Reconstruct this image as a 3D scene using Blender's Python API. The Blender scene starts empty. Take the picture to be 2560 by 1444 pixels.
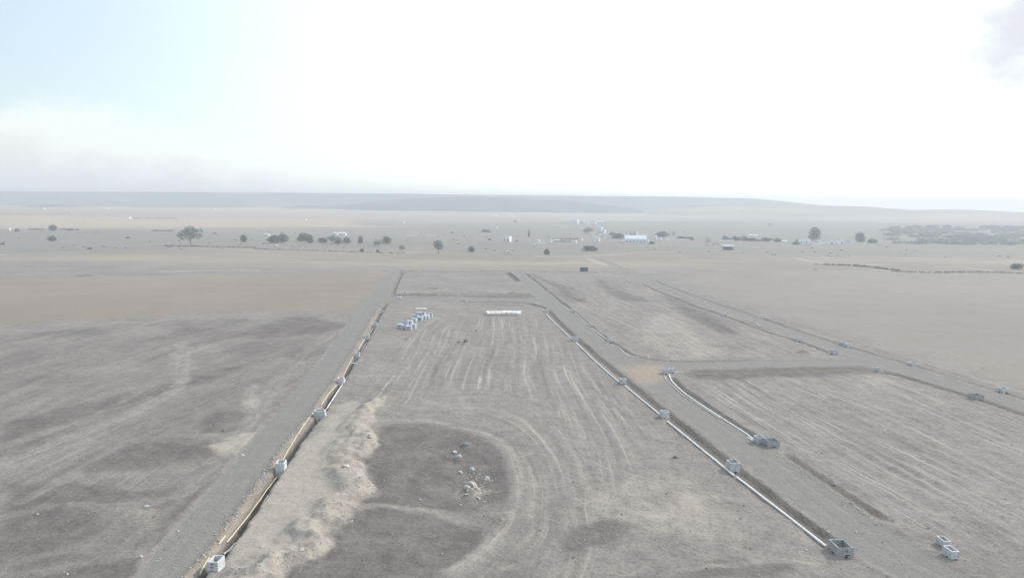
import bpy, bmesh, math, random
import numpy as np
from mathutils import Vector, Matrix

random.seed(7)
rng = np.random.default_rng(7)
R = math.radians
scene = bpy.context.scene

# measured layout of the place, metres: x right, y away from the drone, z up
DATA = {'cam': {'R': [0.999949, 0.001177, 0.010054], 'U': [-0.010123, 0.116268, 0.993166], 'F': [0, 0.993217, -0.116274], 'H': 42.0, 'lens': 25.7063},
 'roads': {'left': ([(-37.68, 72.83), (-38.3, 78.72), (-40.55, 106.46), (-43.03, 141.24), (-46.95, 191.39), (-53.83, 256.39), (-59.75, 318.77), (-67.96, 415.76), (-71.37, 450.44)], 3.7),
           'right': ([(48.53, 72.88), (48.32, 79.19), (46.45, 86.37), (42.88, 114.75), (38.31, 144.11), (33.75, 181.0), (25.79, 227.45), (17.59, 305.22), (4.62, 427.94), (2.38, 453.16)], 4.3),
           'outer': ([(73.33, 477.98), (75.62, 430.46), (83.63, 344.8), (90.42, 272.13), (97.01, 226.58), (101.07, 196.88), (105.79, 168.56), (107.89, 145.15)], 4.3),
           'cross_far': ([(-57.3, 314.92), (-48.71, 315.58), (-20.99, 317.74), (10.56, 317.5), (17.45, 315.38)], 5.0),
           'cross_near': ([(34.77, 187.89), (44.74, 190.27), (66.62, 192.26), (84.75, 194.59), (98.32, 195.73)], 4.0),
           'edge_far': ([(-71.02, 445.12), (2.37, 450.48), (44.62, 452.41), (74.97, 455.7)], 3.0),
           'track_out': ([(71.56, 466.29), (70.0, 533.41), (63.82, 584.78)], 2.6)},
 'junction': (32.53, 180.94),
 'trenches': {'left': ([(-34.26, 73.68), (-34.54, 77.9), (-34.27, 81.13), (-34.72, 89.9), (-35.39, 99.36), (-36.16, 110.75), (-37.25, 125.37), (-37.79, 140.05), (-38.97, 154.38), (-39.79, 167.53), (-41.77, 190.64),
                        (-42.45, 198.88), (-44.93, 225.59), (-48.06, 255.87), (-51.33, 290.74)],
                       0.58, 1.1, 1),
              'right': ([(40.85, 86.04), (40.76, 87.54), (39.06, 95.53), (36.47, 111.91), (34.27, 125.42), (31.79, 141.66), (27.84, 170.35), (24.25, 196.31), (21.23, 220.51), (17.11, 255.57), (14.76, 282.22), (11.66, 299.95)],
                        0.9, 0.45, 1),
              'spur': ([(46.89, 124.1), (47.58, 117.69), (49.05, 107.25), (50.05, 99.12), (50.92, 92.1)], 0.75, 0.35, 1),
              'spur_pipe': ([(39.58, 174.86), (39.46, 166.99), (40.57, 156.44), (42.32, 143.97), (43.76, 135.51), (45.1, 127.07)], 0.7, 0.45, 1),
              'upper': ([(40.49, 195.54), (35.64, 198.95), (33.23, 204.83), (31.46, 216.59), (30.05, 224.28), (27.43, 252.77), (23.89, 287.14), (21.57, 311.8), (17.46, 351.95), (13.07, 397.52), (7.69, 443.2)], 0.7, 0.5, 0),
              'cross_n': ([(37.48, 196.95), (44.56, 194.21), (55.66, 195.24), (67.45, 197.34)], 0.7, 0.45, 0),
              'cross_s': ([(42.93, 182.29), (63.89, 184.12), (81.43, 186.73), (94.87, 185.5)], 1.3, 0.35, 1),
              'farcross_n': ([(-53.28, 327.7), (-36.1, 327.65), (-14.56, 330.83), (7.77, 334.09)], 1.6, 0.8, 1),
              'farcross_s': ([(-21.99, 307.25), (-8.52, 310.81), (5.18, 309.29), (10.83, 299.89)], 1.3, 0.8, 1),
              'outer_n': ([(79.51, 401.8), (83.09, 359.19), (88.14, 312.96), (94.14, 267.62), (98.52, 236.48), (101.48, 218.38), (104.58, 203.92), (107.56, 192.68), (110.71, 176.65), (112.95, 164.43), (114.48, 154.36)], 0.6, 0.3,
                          0),
              'outer_s1': ([(69.18, 390.67), (73.59, 333.54), (76.85, 302.29), (81.43, 276.45), (85.34, 248.0), (89.68, 225.51), (92.23, 205.52)], 0.7, 0.35, 0),
              'outer_s2': ([(94.4, 184.12), (97.94, 178.61), (100.37, 170.63), (103.46, 158.85), (104.82, 150.29), (106.29, 140.71)], 0.9, 0.4, 1),
              'top_r': ([(-4.06, 449.78), (-0.08, 422.71), (3.0, 394.49)], 1.7, 0.9, 1),
              'top_l': ([(-66.11, 435.3), (-60.46, 378.59), (-54.88, 331.95)], 1.2, 0.8, 1),
              'left_curl': ([(-51.33, 290.74), (-52.38, 302.49), (-50.45, 310.2)], 0.7, 0.5, 0)},
 'berms': {'cross_s': ([(45.05, 178.45), (62.38, 179.64), (76.2, 181.54), (86.32, 183.76)], 1.5, 0.55),
           'far_edge': ([(-66.2, 445.65), (-36.66, 443.61), (-5.08, 452.35)], 3.0, 0.6),
           'far_edge2': ([(7.32, 451.02), (29.44, 448.13), (49.65, 452.96), (72.0, 452.72)], 2.6, 0.6),
           'farcross_n': ([(-53.98, 332.02), (-36.58, 331.97), (-14.82, 336.72), (7.86, 338.58)], 1.9, 0.8),
           'farcross_s': ([(-18.17, 300.16), (-6.61, 302.22), (5.05, 300.66)], 1.8, 0.6),
           'left_bank': ([(-35.74, 73.5), (-36.02, 77.69), (-35.76, 80.91), (-36.21, 89.63), (-36.88, 99.04), (-37.66, 110.37), (-38.75, 124.89), (-39.3, 139.45), (-40.48, 153.67), (-41.3, 166.7), (-43.29, 189.58),
                          (-43.96, 197.73), (-46.45, 224.14), (-49.56, 254.02), (-52.81, 288.38)],
                         0.7, 0.3),
           'plot_edge1': ([(11.89, 436.05), (24.07, 364.31), (28.79, 325.73)], 2.5, 0.5),
           'outer_far': ([(86.73, 384.52), (98.76, 287.98), (106.62, 234.04), (111.75, 196.36), (116.88, 162.81)], 1.2, 0.3)},
 'bank': [(-26.54, 149.13), (-26.45, 138.82), (-25.5, 133.7), (-25.02, 126.2), (-25.07, 119.85), (-24.73, 115.59), (-23.71, 112.87), (-23.85, 109.89), (-21.51, 105.06), (-20.51, 101.46), (-21.9, 98.31), (-21.48, 94.35),
          (-21.35, 91.87), (-23.06, 89.01), (-21.95, 86.16), (-23.09, 83.03), (-24.34, 81.05), (-26.16, 79.15), (-27.61, 75.45)],
 'mounds': [(-233.67, 398.79, 7.02, 6, 1.7), (-76.57, 441.88, 3.16, 4, 1.0), (84.39, 207.38, 2.54, 2.2, 0.8), (-38.18, 355.44, 5.87, 6, 0.6), (-5.88, 103.47, 1.35, 2.2, 0.7), (-7.9, 123.69, 1.05, 1.2, 0.5),
            (-8.64, 116.81, 0.73, 1.0, 0.45), (-32.18, 222.22, 1.11, 2.0, 0.6), (-15.24, 216.63, 0.6, 1.5, 0.7), (-13.64, 216.09, 0.84, 1.6, 0.8), (201.6, 483.62, 2.12, 5, 1.6), (220.38, 527.13, 2.6, 6, 1.6),
            (40.42, 200.79, 3.91, 3, 0.5), (-78.26, 243.84, 14.87, 9, 0.5), (-59.66, 120.43, 12.26, 4.5, 0.4), (30.85, 319.06, 2.29, 4, 0.8), (-3.59, 602.61, 9.9, 6, 1.5)],
 'patch_dark': [[(-24.87, 135.23), (-14.89, 134.56), (-6.26, 128.6), (-1.76, 120.15), (-0.8, 107.53), (-1.94, 98.25), (-8.65, 98.09), (-21.01, 98.33), (-20.25, 101.61), (-21.58, 105.37), (-23.8, 110.24), (-25.06, 119.45),
                 (-24.65, 128.02)],
                [(-21.5, 96.69), (-15.28, 97.51), (-7.84, 95.06), (-3.85, 90.84), (-3.55, 84.26), (-6.08, 79.37), (-11.94, 75.75), (-27.61, 75.45), (-26.16, 79.15), (-22.69, 83.34), (-22.16, 87.02), (-21.19, 91.63)],
                [(-68.31, 109.86), (-66.75, 117.22), (-62.71, 126.8), (-58.26, 128.08), (-50.73, 122.79), (-47.72, 117.79), (-52.46, 112.05), (-58.83, 108.42), (-64.28, 108.27)],
                [(-59.08, 131.6), (-61.41, 140.59), (-59.3, 147.31), (-52.65, 143.72), (-48.2, 134.45), (-49.7, 128.36), (-53.52, 127.09)],
                [(-74.89, 103.19), (-64.93, 104.22), (-48.8, 100.16), (-43.85, 94.19), (-49.37, 96.68), (-54.65, 95.22), (-50.25, 88.62), (-46.86, 86.48), (-51.08, 86.93), (-59.49, 81.09)],
                [(-58.19, 79.23), (-54.87, 82.66), (-46.94, 83.84), (-43.57, 82.9), (-41.45, 76.02), (-54.62, 74.1)],
                [(-87.29, 231.73), (-85.0, 256.19), (-76.44, 266.02), (-62.65, 257.62), (-55.59, 245.22), (-61.02, 229.61), (-71.38, 222.08), (-79.88, 218.29)],
                [(-95.55, 132.85), (-91.04, 143.77), (-80.51, 163.95), (-73.29, 182.95), (-66.88, 187.98), (-69.69, 164.39), (-79.16, 144.21), (-85.14, 126.08), (-87.75, 121.65)],
                [(29.93, 82.96), (33.0, 83.52), (33.22, 81.57), (28.53, 78.8), (14.45, 76.26), (15.81, 78.9)], [(-64.73, 201.05), (-57.88, 213.12), (-51.74, 207.41), (-53.06, 191.1), (-58.61, 188.37)],
                [(43.24, 183.65), (92.98, 189.13), (87.56, 179.87), (61.23, 176.2), (44.32, 175.48)], [(19.87, 402.37), (28.11, 364.67), (30.59, 325.88), (33.24, 316.59), (27.52, 310.97), (22.5, 339.78)],
                [(49.29, 427.76), (55.44, 335.0), (63.39, 318.89), (49.97, 323.24), (44.34, 366.09)], [(70.46, 336.21), (76.45, 276.12), (76.37, 241.2), (69.57, 240.81), (66.42, 285.76)],
                [(5.85, 87.64), (12.24, 94.9), (15.13, 92.47), (11.14, 85.61), (6.02, 82.46)], [(-18.11, 329.09), (7.4, 334.06), (7.16, 322.65), (-17.65, 320.71)]],
 'patch_dim': [(-170.37, 207.16), (-159.07, 224.02), (-111.74, 259.0), (-57.02, 257.98), (-53.27, 233.7), (-46.95, 165.33), (-42.02, 100.33), (-40.38, 77.43), (-40.22, 71.24), (-60.61, 70.87)],
 'patch_sand': [[(-52.67, 92.11), (-52.36, 93.99), (-51.35, 96.23), (-48.51, 96.03), (-45.68, 93.52), (-44.07, 88.76), (-44.01, 86.54), (-43.01, 82.91), (-45.09, 85.44), (-47.99, 88.67), (-50.74, 90.0)],
                [(-52.17, 119.64), (-50.11, 123.88), (-46.52, 129.63), (-44.63, 126.25), (-44.73, 116.91), (-46.61, 114.95)], [(-50.7, 125.39), (-49.58, 130.0), (-46.44, 131.54), (-45.33, 126.23), (-48.73, 123.92)],
                [(-56.26, 148.03), (-55.74, 156.06), (-51.34, 148.21), (-50.96, 142.36)], [(-57.58, 188.42), (-52.0, 191.15), (-47.05, 184.15), (-46.79, 175.3)],
                [(-34.38, 88.98), (-35.45, 106.59), (-36.46, 127.64), (-37.32, 148.73), (-32.17, 152.05), (-26.69, 138.82), (-25.02, 126.2), (-24.73, 115.59), (-21.51, 105.06), (-20.51, 101.46), (-21.48, 94.35), (-23.06, 89.01),
                 (-23.09, 83.03), (-26.16, 79.15), (-30.3, 77.98), (-32.83, 81.65)],
                [(48.65, 274.28), (66.42, 285.76), (66.85, 240.65), (63.11, 201.9), (46.24, 196.85), (39.19, 206.26), (36.12, 231.53)],
                [(39.8, 426.79), (48.97, 405.19), (47.58, 307.44), (46.98, 264.61), (38.11, 264.05), (36.81, 333.5)], [(79.1, 176.55), (93.36, 181.42), (99.28, 177.41), (90.94, 167.21), (80.11, 166.03)],
                [(85.31, 156.5), (96.37, 162.0), (98.78, 157.01), (82.94, 144.28), (75.92, 138.63)], [(83.58, 214.38), (89.59, 208.78), (88.32, 197.82), (80.38, 200.05)],
                [(-7.35, 103.44), (-2.68, 104.63), (-2.89, 101.91), (-5.43, 100.54)], [(7.25, 101.59), (26.89, 111.64), (30.98, 103.67), (32.86, 91.68), (26.29, 87.0), (12.09, 93.63)]],
 'patch_tan': [[(27.72, 186.16), (34.56, 192.74), (40.06, 188.14), (37.81, 174.79), (33.81, 166.76), (29.43, 168.48)]],
 'furrow': [([(-32.96, 220.85), (-28.65, 259.79), (6.11, 271.47), (13.32, 237.55), (25.47, 160.97), (26.15, 127.37), (12.09, 93.63), (1.44, 100.01), (-1.15, 126.51), (-13.74, 138.2), (-25.03, 140.5), (-32.17, 152.05)], 0.5, 1.0),
            ([(41.26, 174.93), (90.21, 179.13), (98.78, 157.01), (102.57, 142.2), (61.9, 83.62), (52.1, 93.33), (47.88, 125.84), (41.8, 168.99)], -8.5, 1.1),
            ([(13.91, 424.14), (66.01, 429.47), (71.75, 309.23), (90.77, 208.84), (69.06, 199.51), (40.42, 200.79), (26.06, 293.99)], -8.0, 0.8),
            ([(-152.33, 214.35), (-123.55, 253.73), (-61.24, 257.71), (-51.73, 233.79), (-45.84, 158.16), (-42.57, 98.9), (-39.94, 77.43), (-56.71, 77.1)], 14.0, 0.55)],
 'swirl': (-9.25, 104.92),
 'fields': {'left_plowed': [(-353.47, 382.27), (-215.99, 400.6), (-134.94, 423.01), (-77.32, 439.2), (-69.78, 429.91), (-61.03, 325.65), (-60.11, 279.18), (-88.81, 277.2), (-130.06, 267.3), (-150.64, 252.0), (-209.42, 224.66)],
            'right_field': [(90.12, 431.94), (222.55, 494.94), (287.51, 467.73), (441.8, 467.94), (120.59, 123.82), (116.88, 162.81), (111.75, 196.36), (99.5, 290.2)],
            'left_green': [(-924.68, 899.66), (-553.9, 1033.79), (-307.78, 969.42), (-159.01, 1034.99), (-37.01, 833.6), (-95.16, 618.51), (-280.12, 655.2), (-319.74, 539.58), (-519.68, 503.65)],
            'mid_grey': [(-179.06, 1417.92), (205.84, 1731.09), (714.51, 1826.68), (1536.15, 1469.83), (662.13, 630.06), (354.17, 634.7), (104.81, 599.5), (-9.48, 561.9), (-78.54, 621.05)],
            'orange_plain': [(-1832.8, 1208.77), (-1042.94, 1619.92), (-675.06, 1584.72), (-363.49, 1747.84), (-260.85, 1253.33), (-472.75, 1108.45), (-714.14, 1107.52), (-1255.95, 826.25)]},
 'tracks': [[(-378.85, 539.48), (-373.14, 557.61), (-358.77, 568.84)], [(-352.81, 574.41), (-337.98, 581.43)], [(-206.97, 430.22), (-183.02, 438.05), (-156.11, 443.71)],
            [(18.9, 582.92), (57.76, 588.37), (104.55, 638.46), (160.67, 668.62)], [(-98.57, 1373.54), (6.43, 1406.13), (110.09, 1459.44), (303.81, 1555.65)], [(231.01, 594.61), (231.9, 542.75), (245.33, 526.7), (281.94, 541.68)],
            [(300.11, 516.47), (318.4, 518.6), (322.01, 506.24), (325.44, 494.45)], [(488.42, 1549.57), (667.23, 1495.85), (738.63, 1428.63)], [(59.23, 571.24), (63.95, 508.21)], [(-106.88, 810.59), (-76.43, 816.69)],
            [(-883.6, 1264.1), (-784.95, 1330.83)], [(-792.47, 1527.88), (-752.92, 1603.5)], [(108.02, 734.39), (149.72, 762.91)], [(190.74, 684.79), (210.64, 676.38)], [(-346.62, 959.64), (-301.36, 933.0), (-283.69, 925.2)]],
 'soft_tracks': [([(-80.51, 111.26), (-80.31, 115.29), (-76.74, 130.06), (-73.89, 144.69), (-75.35, 162.68), (-87.32, 191.98), (-97.22, 211.04)], 2.2, 0.5),
                 ([(-86.34, 119.62), (-82.34, 133.29), (-81.48, 153.4), (-83.26, 175.83), (-93.17, 199.63)], 1.6, 0.4), ([(-55.57, 233.57), (-57.43, 207.12), (-55.16, 177.07), (-51.34, 148.21), (-48.56, 127.25)], 1.8, 0.35),
                 ([(-51.35, 188.71), (-56.54, 188.47), (-49.08, 184.06)], 1.5, 0.6), ([(-58.81, 164.84), (-55.73, 151.16), (-50.01, 139.62), (-50.13, 129.51), (-57.06, 126.98)], 1.2, 0.45),
                 ([(-67.78, 92.99), (-62.12, 96.76), (-52.3, 97.01), (-46.61, 101.67), (-45.2, 111.37)], 1.3, 0.35), ([(-56.95, 77.45), (-52.49, 78.89), (-47.94, 81.33), (-43.12, 83.92)], 1.4, 0.4),
                 ([(-68.09, 98.26), (-65.62, 107.4), (-52.75, 108.59), (-47.34, 116.83)], 1.3, 0.4), ([(-22.01, 97.76), (-15.34, 97.92), (-7.95, 96.36), (-3.42, 93.27), (-0.71, 89.74)], 0.9, 0.5),
                 ([(-24.56, 137.83), (-14.46, 137.65), (-5.64, 130.96), (-0.41, 122.24), (1.53, 109.24), (0.87, 98.6), (-1.71, 88.58), (-5.69, 80.3)], 1.0, 0.6),
                 ([(-13.69, 137.68), (-3.39, 129.85), (2.26, 116.37), (3.73, 100.06), (2.33, 87.56)], 0.9, 0.5), ([(3.01, 261.81), (4.3, 193.82), (5.73, 150.33), (8.2, 116.54), (11.56, 93.62)], 0.5, 0.45),
                 ([(7.22, 193.96), (7.86, 160.28), (10.3, 126.87), (13.23, 103.22)], 0.5, 0.45), ([(64.51, 110.96), (79.37, 133.73), (94.13, 153.61), (93.38, 156.8)], 1.2, 0.4),
                 ([(8.86, 126.82), (17.99, 111.39), (27.63, 102.11), (31.77, 96.66), (29.69, 91.61), (25.89, 89.2)], 1.0, 0.35), ([(-1.06, 80.4), (11.14, 85.61), (26.29, 87.0), (37.15, 83.11)], 1.0, 0.4),
                 ([(19.89, 80.82), (27.28, 82.12), (32.33, 83.01), (35.79, 82.1)], 0.7, 0.55)],
 'hedges': [[(-316.36, 667.4), (-295.13, 664.83), (-259.94, 658.62), (-228.77, 651.95)], [(-223.11, 635.73), (-178.71, 626.45), (-126.98, 608.62), (-89.68, 604.36)], [(225.56, 527.76), (240.64, 522.73), (247.76, 513.61)],
            [(248.8, 477.33), (273.33, 474.4), (305.95, 480.72), (333.91, 475.37), (350.06, 468.97)], [(246.71, 523.46), (252.98, 501.48), (259.17, 487.1)], [(-487.96, 991.37), (-462.78, 983.84)],
            [(-652.34, 990.26), (-636.3, 994.79)], [(-617.78, 1000.01), (-586.74, 993.65)], [(-789.15, 1529.53), (-717.64, 1564.52)], [(44.52, 869.12), (61.38, 872.61), (78.38, 876.13)]],
 'chambers': [(-33.51, 79.36, 1.25, 1.7, 1.4, 0.083, 'near', 'pale concrete chamber with dark stencilled marks at the bottom left corner'),
              (-36.03, 110.93, 1.35, 1.7, 1.4, -0.068, 'small', 'open concrete chamber on the left trench, second from the bottom of the picture'),
              (-37.55, 140.06, 2.1, 1.6, 1.25, -0.082, 'wide', 'wide concrete chamber with blue-grey hollow, third along the left trench'),
              (-39.7, 167.15, 1.4, 1.5, 1.2, -0.062, 'small', 'grey chamber fourth along the left trench, above the wide one'),
              (-42.11, 196.24, 1.35, 1.4, 1.1, -0.081, 'small', 'small grey chamber beside the white cross plank on the left trench'),
              (-44.78, 223.55, 1.3, 1.4, 1.1, -0.093, 'small', 'small grey chamber sixth along the left trench'),
              (-46.91, 248.22, 1.3, 1.3, 0.9, -0.103, 'sunk', 'low sunken chamber with dark mouth, seventh along the left trench'),
              (-49.5, 276.79, 1.3, 1.3, 0.9, -0.094, 'sunk', 'last sunken chamber at the top of the left trench, below the far crossing'),
              (40.43, 84.99, 2.0, 2.5, 1.25, -0.059, 'big', 'large weathered concrete chamber with black scrawl at the lower end of the white pipe'),
              (35.69, 113.11, 1.65, 1.7, 1.4, -0.162, 'small', 'upright concrete chamber beside the long white pipe, second from the bottom'),
              (30.59, 141.62, 1.5, 1.6, 1.35, -0.151, 'small', 'concrete chamber on the white pipe, third from the bottom'),
              (26.36, 168.74, 1.5, 1.6, 1.3, -0.137, 'small', 'concrete chamber beside the reddish earth junction on the white pipe'),
              (19.68, 222.39, 1.8, 1.6, 1.3, -0.124, 'small', 'concrete chamber on the white pipe where the trench turns dark, fifth from the bottom'),
              (13.66, 282.15, 1.6, 1.5, 1.2, -0.173, 'small', 'concrete chamber at the bend near the top end of the white pipe'),
              (44.37, 126.61, 1.4, 1.6, 1.2, -0.157, 'small', 'small open concrete chamber at the lower end of the twin white pipes'),
              (45.99, 124.92, 2.2, 1.9, 1.2, -0.157, 'big', 'broad rough chamber touching the small one at the end of the twin pipes'),
              (38.68, 179.47, 1.5, 1.5, 1.2, 0.016, 'small', 'left of the two chambers at the upper end of the twin pipes'),
              (40.48, 180.85, 1.3, 1.5, 1.2, 0.016, 'small', 'right of the two chambers at the upper end of the twin pipes'),
              (54.14, 86.96, 1.0, 1.6, 1.1, -0.059, 'small', 'narrow open chamber behind its twin in the bottom right corner'), (53.36, 84.14, 1.0, 1.7, 1.2, -0.059, 'small', 'narrow open chamber nearest the bottom right corner'),
              (30.16, 222.3, 1.5, 1.5, 0.9, -0.182, 'sunk', 'sunken chamber lowest along the upper pipe east of the right road'),
              (27.39, 251.09, 1.3, 1.4, 0.8, -0.092, 'sunk', 'sunken chamber second up along the upper pipe east of the right road'),
              (24.26, 283.94, 1.8, 1.4, 0.9, -0.103, 'sunk', 'pale chamber third up along the upper pipe east of the right road'),
              (21.74, 309.27, 1.3, 1.4, 0.9, -0.094, 'sunk', 'small chamber at the top end of the upper pipe east of the right road'),
              (17.5, 348.72, 1.3, 1.4, 0.7, -0.102, 'sunk', 'tiny pale chamber on the far dashed trench past the upper pipe'),
              (11.33, 414.65, 1.4, 1.4, 0.8, -0.117, 'sunk', 'tiny pale chamber closest to the far end of the right road'),
              (94.78, 268.6, 1.6, 1.5, 1.0, -0.148, 'small', 'small pale chamber beyond the outer road, farthest of that row'),
              (101.19, 219.62, 1.5, 1.6, 1.0, -0.233, 'small', 'left of the two pale chambers side by side beyond the outer road'),
              (101.52, 217.14, 1.6, 1.6, 1.0, -0.233, 'small', 'right of the two pale chambers side by side beyond the outer road'),
              (107.51, 192.19, 1.8, 1.8, 0.8, -0.233, 'small', 'low pale chamber beyond the outer road, third along its far edge'),
              (113.38, 164.8, 2.0, 2.0, 1.0, -0.188, 'small', 'pale chamber beyond the outer road close to the right edge of the picture'),
              (81.57, 277.46, 1.4, 1.4, 0.9, -0.161, 'small', 'tiny pale chamber on the near side of the outer road, farthest of its row'),
              (89.81, 225.52, 1.5, 1.4, 1.1, -0.127, 'small', 'pale chamber on the near side of the outer road above the dark mound'),
              (92.59, 206.1, 1.7, 1.6, 1.3, -0.127, 'small', 'pale chamber casting onto the outer road at the corner of the near crossing'),
              (94.17, 183.66, 1.6, 1.5, 1.1, -0.344, 'small', 'square pale chamber at the right end of the dark earth band'),
              (103.24, 158.5, 2.1, 2.2, 1.0, -0.155, 'big', 'broad grey chamber on the trench at the right, nearest side of the outer road'),
              (-49.26, 316.88, 2.0, 1.6, 0.9, 1.493, 'small', 'pale chamber at the left corner of the far cross road'),
              (-20.81, 312.46, 2.0, 1.6, 0.9, 1.493, 'small', 'pale chamber midway along the near edge of the far cross road'),
              (-49.34, 335.39, 1.8, 1.2, 0.8, 1.493, 'small', 'white chamber on the far plot behind the cross road corner')],
 'stock': [(-37.46, 243.09, 'leftmost at the near end'), (-35.76, 241.6, 'second from left at the near end'), (-34.21, 240.13, 'front middle at the near end'), (-33.18, 243.34, 'right of the near end'),
           (-36.67, 249.68, 'standing just behind the near left pair'), (-35.4, 251.45, 'behind the near middle one'), (-34.59, 255.84, 'in the middle of the row'), (-34.98, 263.05, 'left of the middle pair'),
           (-32.93, 259.51, 'right of the middle pair'), (-34.67, 269.75, 'far left at the back'), (-33.19, 269.85, 'far middle at the back'), (-31.04, 264.24, 'right at the back, gap beside it'),
           (-31.98, 262.32, 'tucked between middle and back'), (-30.2, 267.14, 'rightmost at the far end')],
 'pipes': [([(39.19, 86.22), (37.48, 96.31), (35.2, 109.4)], 0.16, 'white', 'rim', 'white pipe running up from the large weathered chamber'),
           ([(35.02, 110.06), (32.96, 122.55), (30.46, 138.33)], 0.15, 'white', 'rim', 'white pipe between the second and third chambers of the right row'),
           ([(30.02, 142.36), (28.38, 153.98), (26.48, 166.44)], 0.14, 'white', 'rim', 'white pipe below the reddish junction'),
           ([(25.58, 169.85), (22.94, 189.78), (19.72, 218.62)], 0.13, 'white', 'rim', 'white pipe beside the reddish junction going up to the fifth chamber'),
           ([(19.26, 221.84), (16.97, 241.02), (14.37, 262.83), (13.19, 275.27)], 0.12, 'white', 'rim', 'white pipe between the two topmost chambers of the right row'),
           ([(12.94, 283.55), (12.26, 290.06), (11.14, 294.52)], 0.1, 'white', 'rim', 'short white pipe end curving at the top of the right row'),
           ([(43.91, 127.63), (43.49, 132.25), (41.75, 141.95), (40.12, 151.25), (38.88, 159.73), (38.45, 169.22), (38.71, 174.0), (39.22, 177.78)], 0.15, 'white', 'rim2',
            'thicker white pipe of the pair curving into the upper twin chambers'),
           ([(43.55, 127.39), (43.11, 129.19)], 0.12, 'white', 'rim3', 'short stub of white pipe beside the small chamber at the twin pipes'),
           ([(41.44, 140.84), (39.8, 150.0), (38.2, 158.33), (37.73, 167.66), (37.39, 172.33), (37.84, 176.87)], 0.09, 'cream', 'rim3', 'thinner cream pipe of the pair curving into the upper twin chambers'),
           ([(41.1, 180.45), (42.42, 180.95), (43.54, 181.44)], 0.1, 'cream', 'rim', 'short cream pipe pointing right from the upper twin chambers'),
           ([(35.13, 197.93), (33.53, 201.06), (32.58, 206.58), (31.81, 214.85), (30.45, 219.83)], 0.12, 'white', 'in', 'white pipe bending at the lower end of the upper trench'),
           ([(29.95, 226.45), (28.9, 235.65), (27.43, 248.84)], 0.11, 'white', 'in', 'white pipe in the upper trench below its second chamber'),
           ([(26.98, 253.85), (25.9, 266.36), (24.49, 281.17)], 0.11, 'white', 'in', 'white pipe in the upper trench between its second and third chambers'),
           ([(23.67, 286.45), (22.67, 296.5), (21.69, 306.04)], 0.11, 'cream', 'in', 'cream pipe in the upper trench at its top end'),
           ([(-35.1, 78.59), (-35.2, 80.12), (-35.26, 81.61)], 0.075, 'yellow', 'inl', 'yellow pipe leaving the picture at the bottom left'),
           ([(-35.54, 85.17), (-35.6, 86.31), (-35.67, 87.49)], 0.075, 'yellow', 'inl2', 'short yellow pipe above the stencilled chamber'),
           ([(-35.14, 86.64), (-35.32, 91.45), (-35.74, 98.66), (-36.14, 105.31), (-36.45, 110.97)], 0.075, 'yellow', 'inl', 'long yellow pipe lying between the lowest two left chambers'),
           ([(-37.14, 115.01), (-38.05, 124.42), (-38.78, 133.73), (-39.22, 141.17)], 0.075, 'yellow', 'inl', 'yellow pipe between the second and third left chambers'),
           ([(-39.24, 147.37), (-39.99, 157.72), (-40.39, 168.81)], 0.075, 'yellow', 'inl', 'yellow pipe above the wide left chamber'),
           ([(-40.81, 173.52), (-42.24, 187.86), (-43.21, 199.3)], 0.07, 'yellow', 'inl', 'yellow pipe below the white cross plank'),
           ([(-43.57, 204.72), (-44.57, 214.6), (-45.69, 226.81)], 0.09, 'cream', 'inl', 'cream pipe above the white cross plank'),
           ([(-46.15, 232.38), (-46.98, 242.78), (-47.83, 251.61)], 0.09, 'cream', 'inl', 'cream pipe between the sixth and seventh left chambers'),
           ([(-48.57, 259.31), (-49.74, 271.29), (-50.46, 281.29)], 0.08, 'cream', 'inl', 'cream pipe between the top two left chambers'),
           ([(-34.73, 84.47), (-34.63, 86.23), (-34.63, 87.95)], 0.13, 'white', 'inr', 'thick white pipe stub rising from the stencilled chamber'),
           ([(-34.71, 97.6), (-34.97, 101.76), (-35.35, 106.58)], 0.06, 'white', 'inr', 'thin white pipe along the right lip below the second left chamber'),
           ([(-37.53, 137.53), (-37.69, 139.61), (-37.86, 141.76)], 0.12, 'white', 'inr', 'white pipe stub entering the wide left chamber from below'),
           ([(-37.88, 146.26), (-38.3, 155.46), (-39.29, 167.34), (-40.14, 173.54)], 0.12, 'white', 'inr', 'white pipe leaving the wide left chamber upward'),
           ([(-40.32, 174.35), (-40.92, 184.22), (-42.45, 197.24)], 0.11, 'white', 'inr', 'white pipe passing right of the fourth left chamber'),
           ([(-43.01, 203.64), (-44.12, 216.48), (-45.07, 226.85)], 0.1, 'white', 'inr', 'white pipe right side above the white cross plank'),
           ([(-45.37, 231.0), (-46.45, 242.81), (-47.44, 252.47)], 0.1, 'white', 'inr', 'white pipe right side below the seventh left chamber'),
           ([(-48.14, 259.34), (-49.12, 270.37), (-50.03, 282.37)], 0.09, 'white', 'inr', 'white pipe right side at the top of the left trench'),
           ([(87.85, 259.36), (86.82, 253.27)], 0.12, 'white', 'flat', 'short loose white pipe on the near side of the outer road')],
 'plank': [(-42.18, 188.17), (-40.53, 187.28)],
 'rocks': [(-3.66, 108.76, 0.55, 'pale upright boulder right of the rubble heap'), (-5.67, 105.01, 0.95, 'largest tan boulder in the middle of the rubble heap'), (-6.3, 103.61, 0.6, 'tan boulder at the left of the rubble heap'),
           (-4.73, 103.96, 0.5, 'tan boulder at the lower right of the rubble heap'), (-8.69, 117.39, 0.6, 'blue-grey boulder above the rubble heap'), (-9.53, 120.52, 0.45, 'small pale slab above the blue-grey boulder'),
           (-7.68, 123.48, 0.6, 'flat grey boulder farthest of the rubble'), (-7.85, 111.2, 0.4, 'small pale rock left of the upright boulder'), (-6.09, 112.47, 0.45, 'grey rock between the upright boulder and the rubble'),
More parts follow.
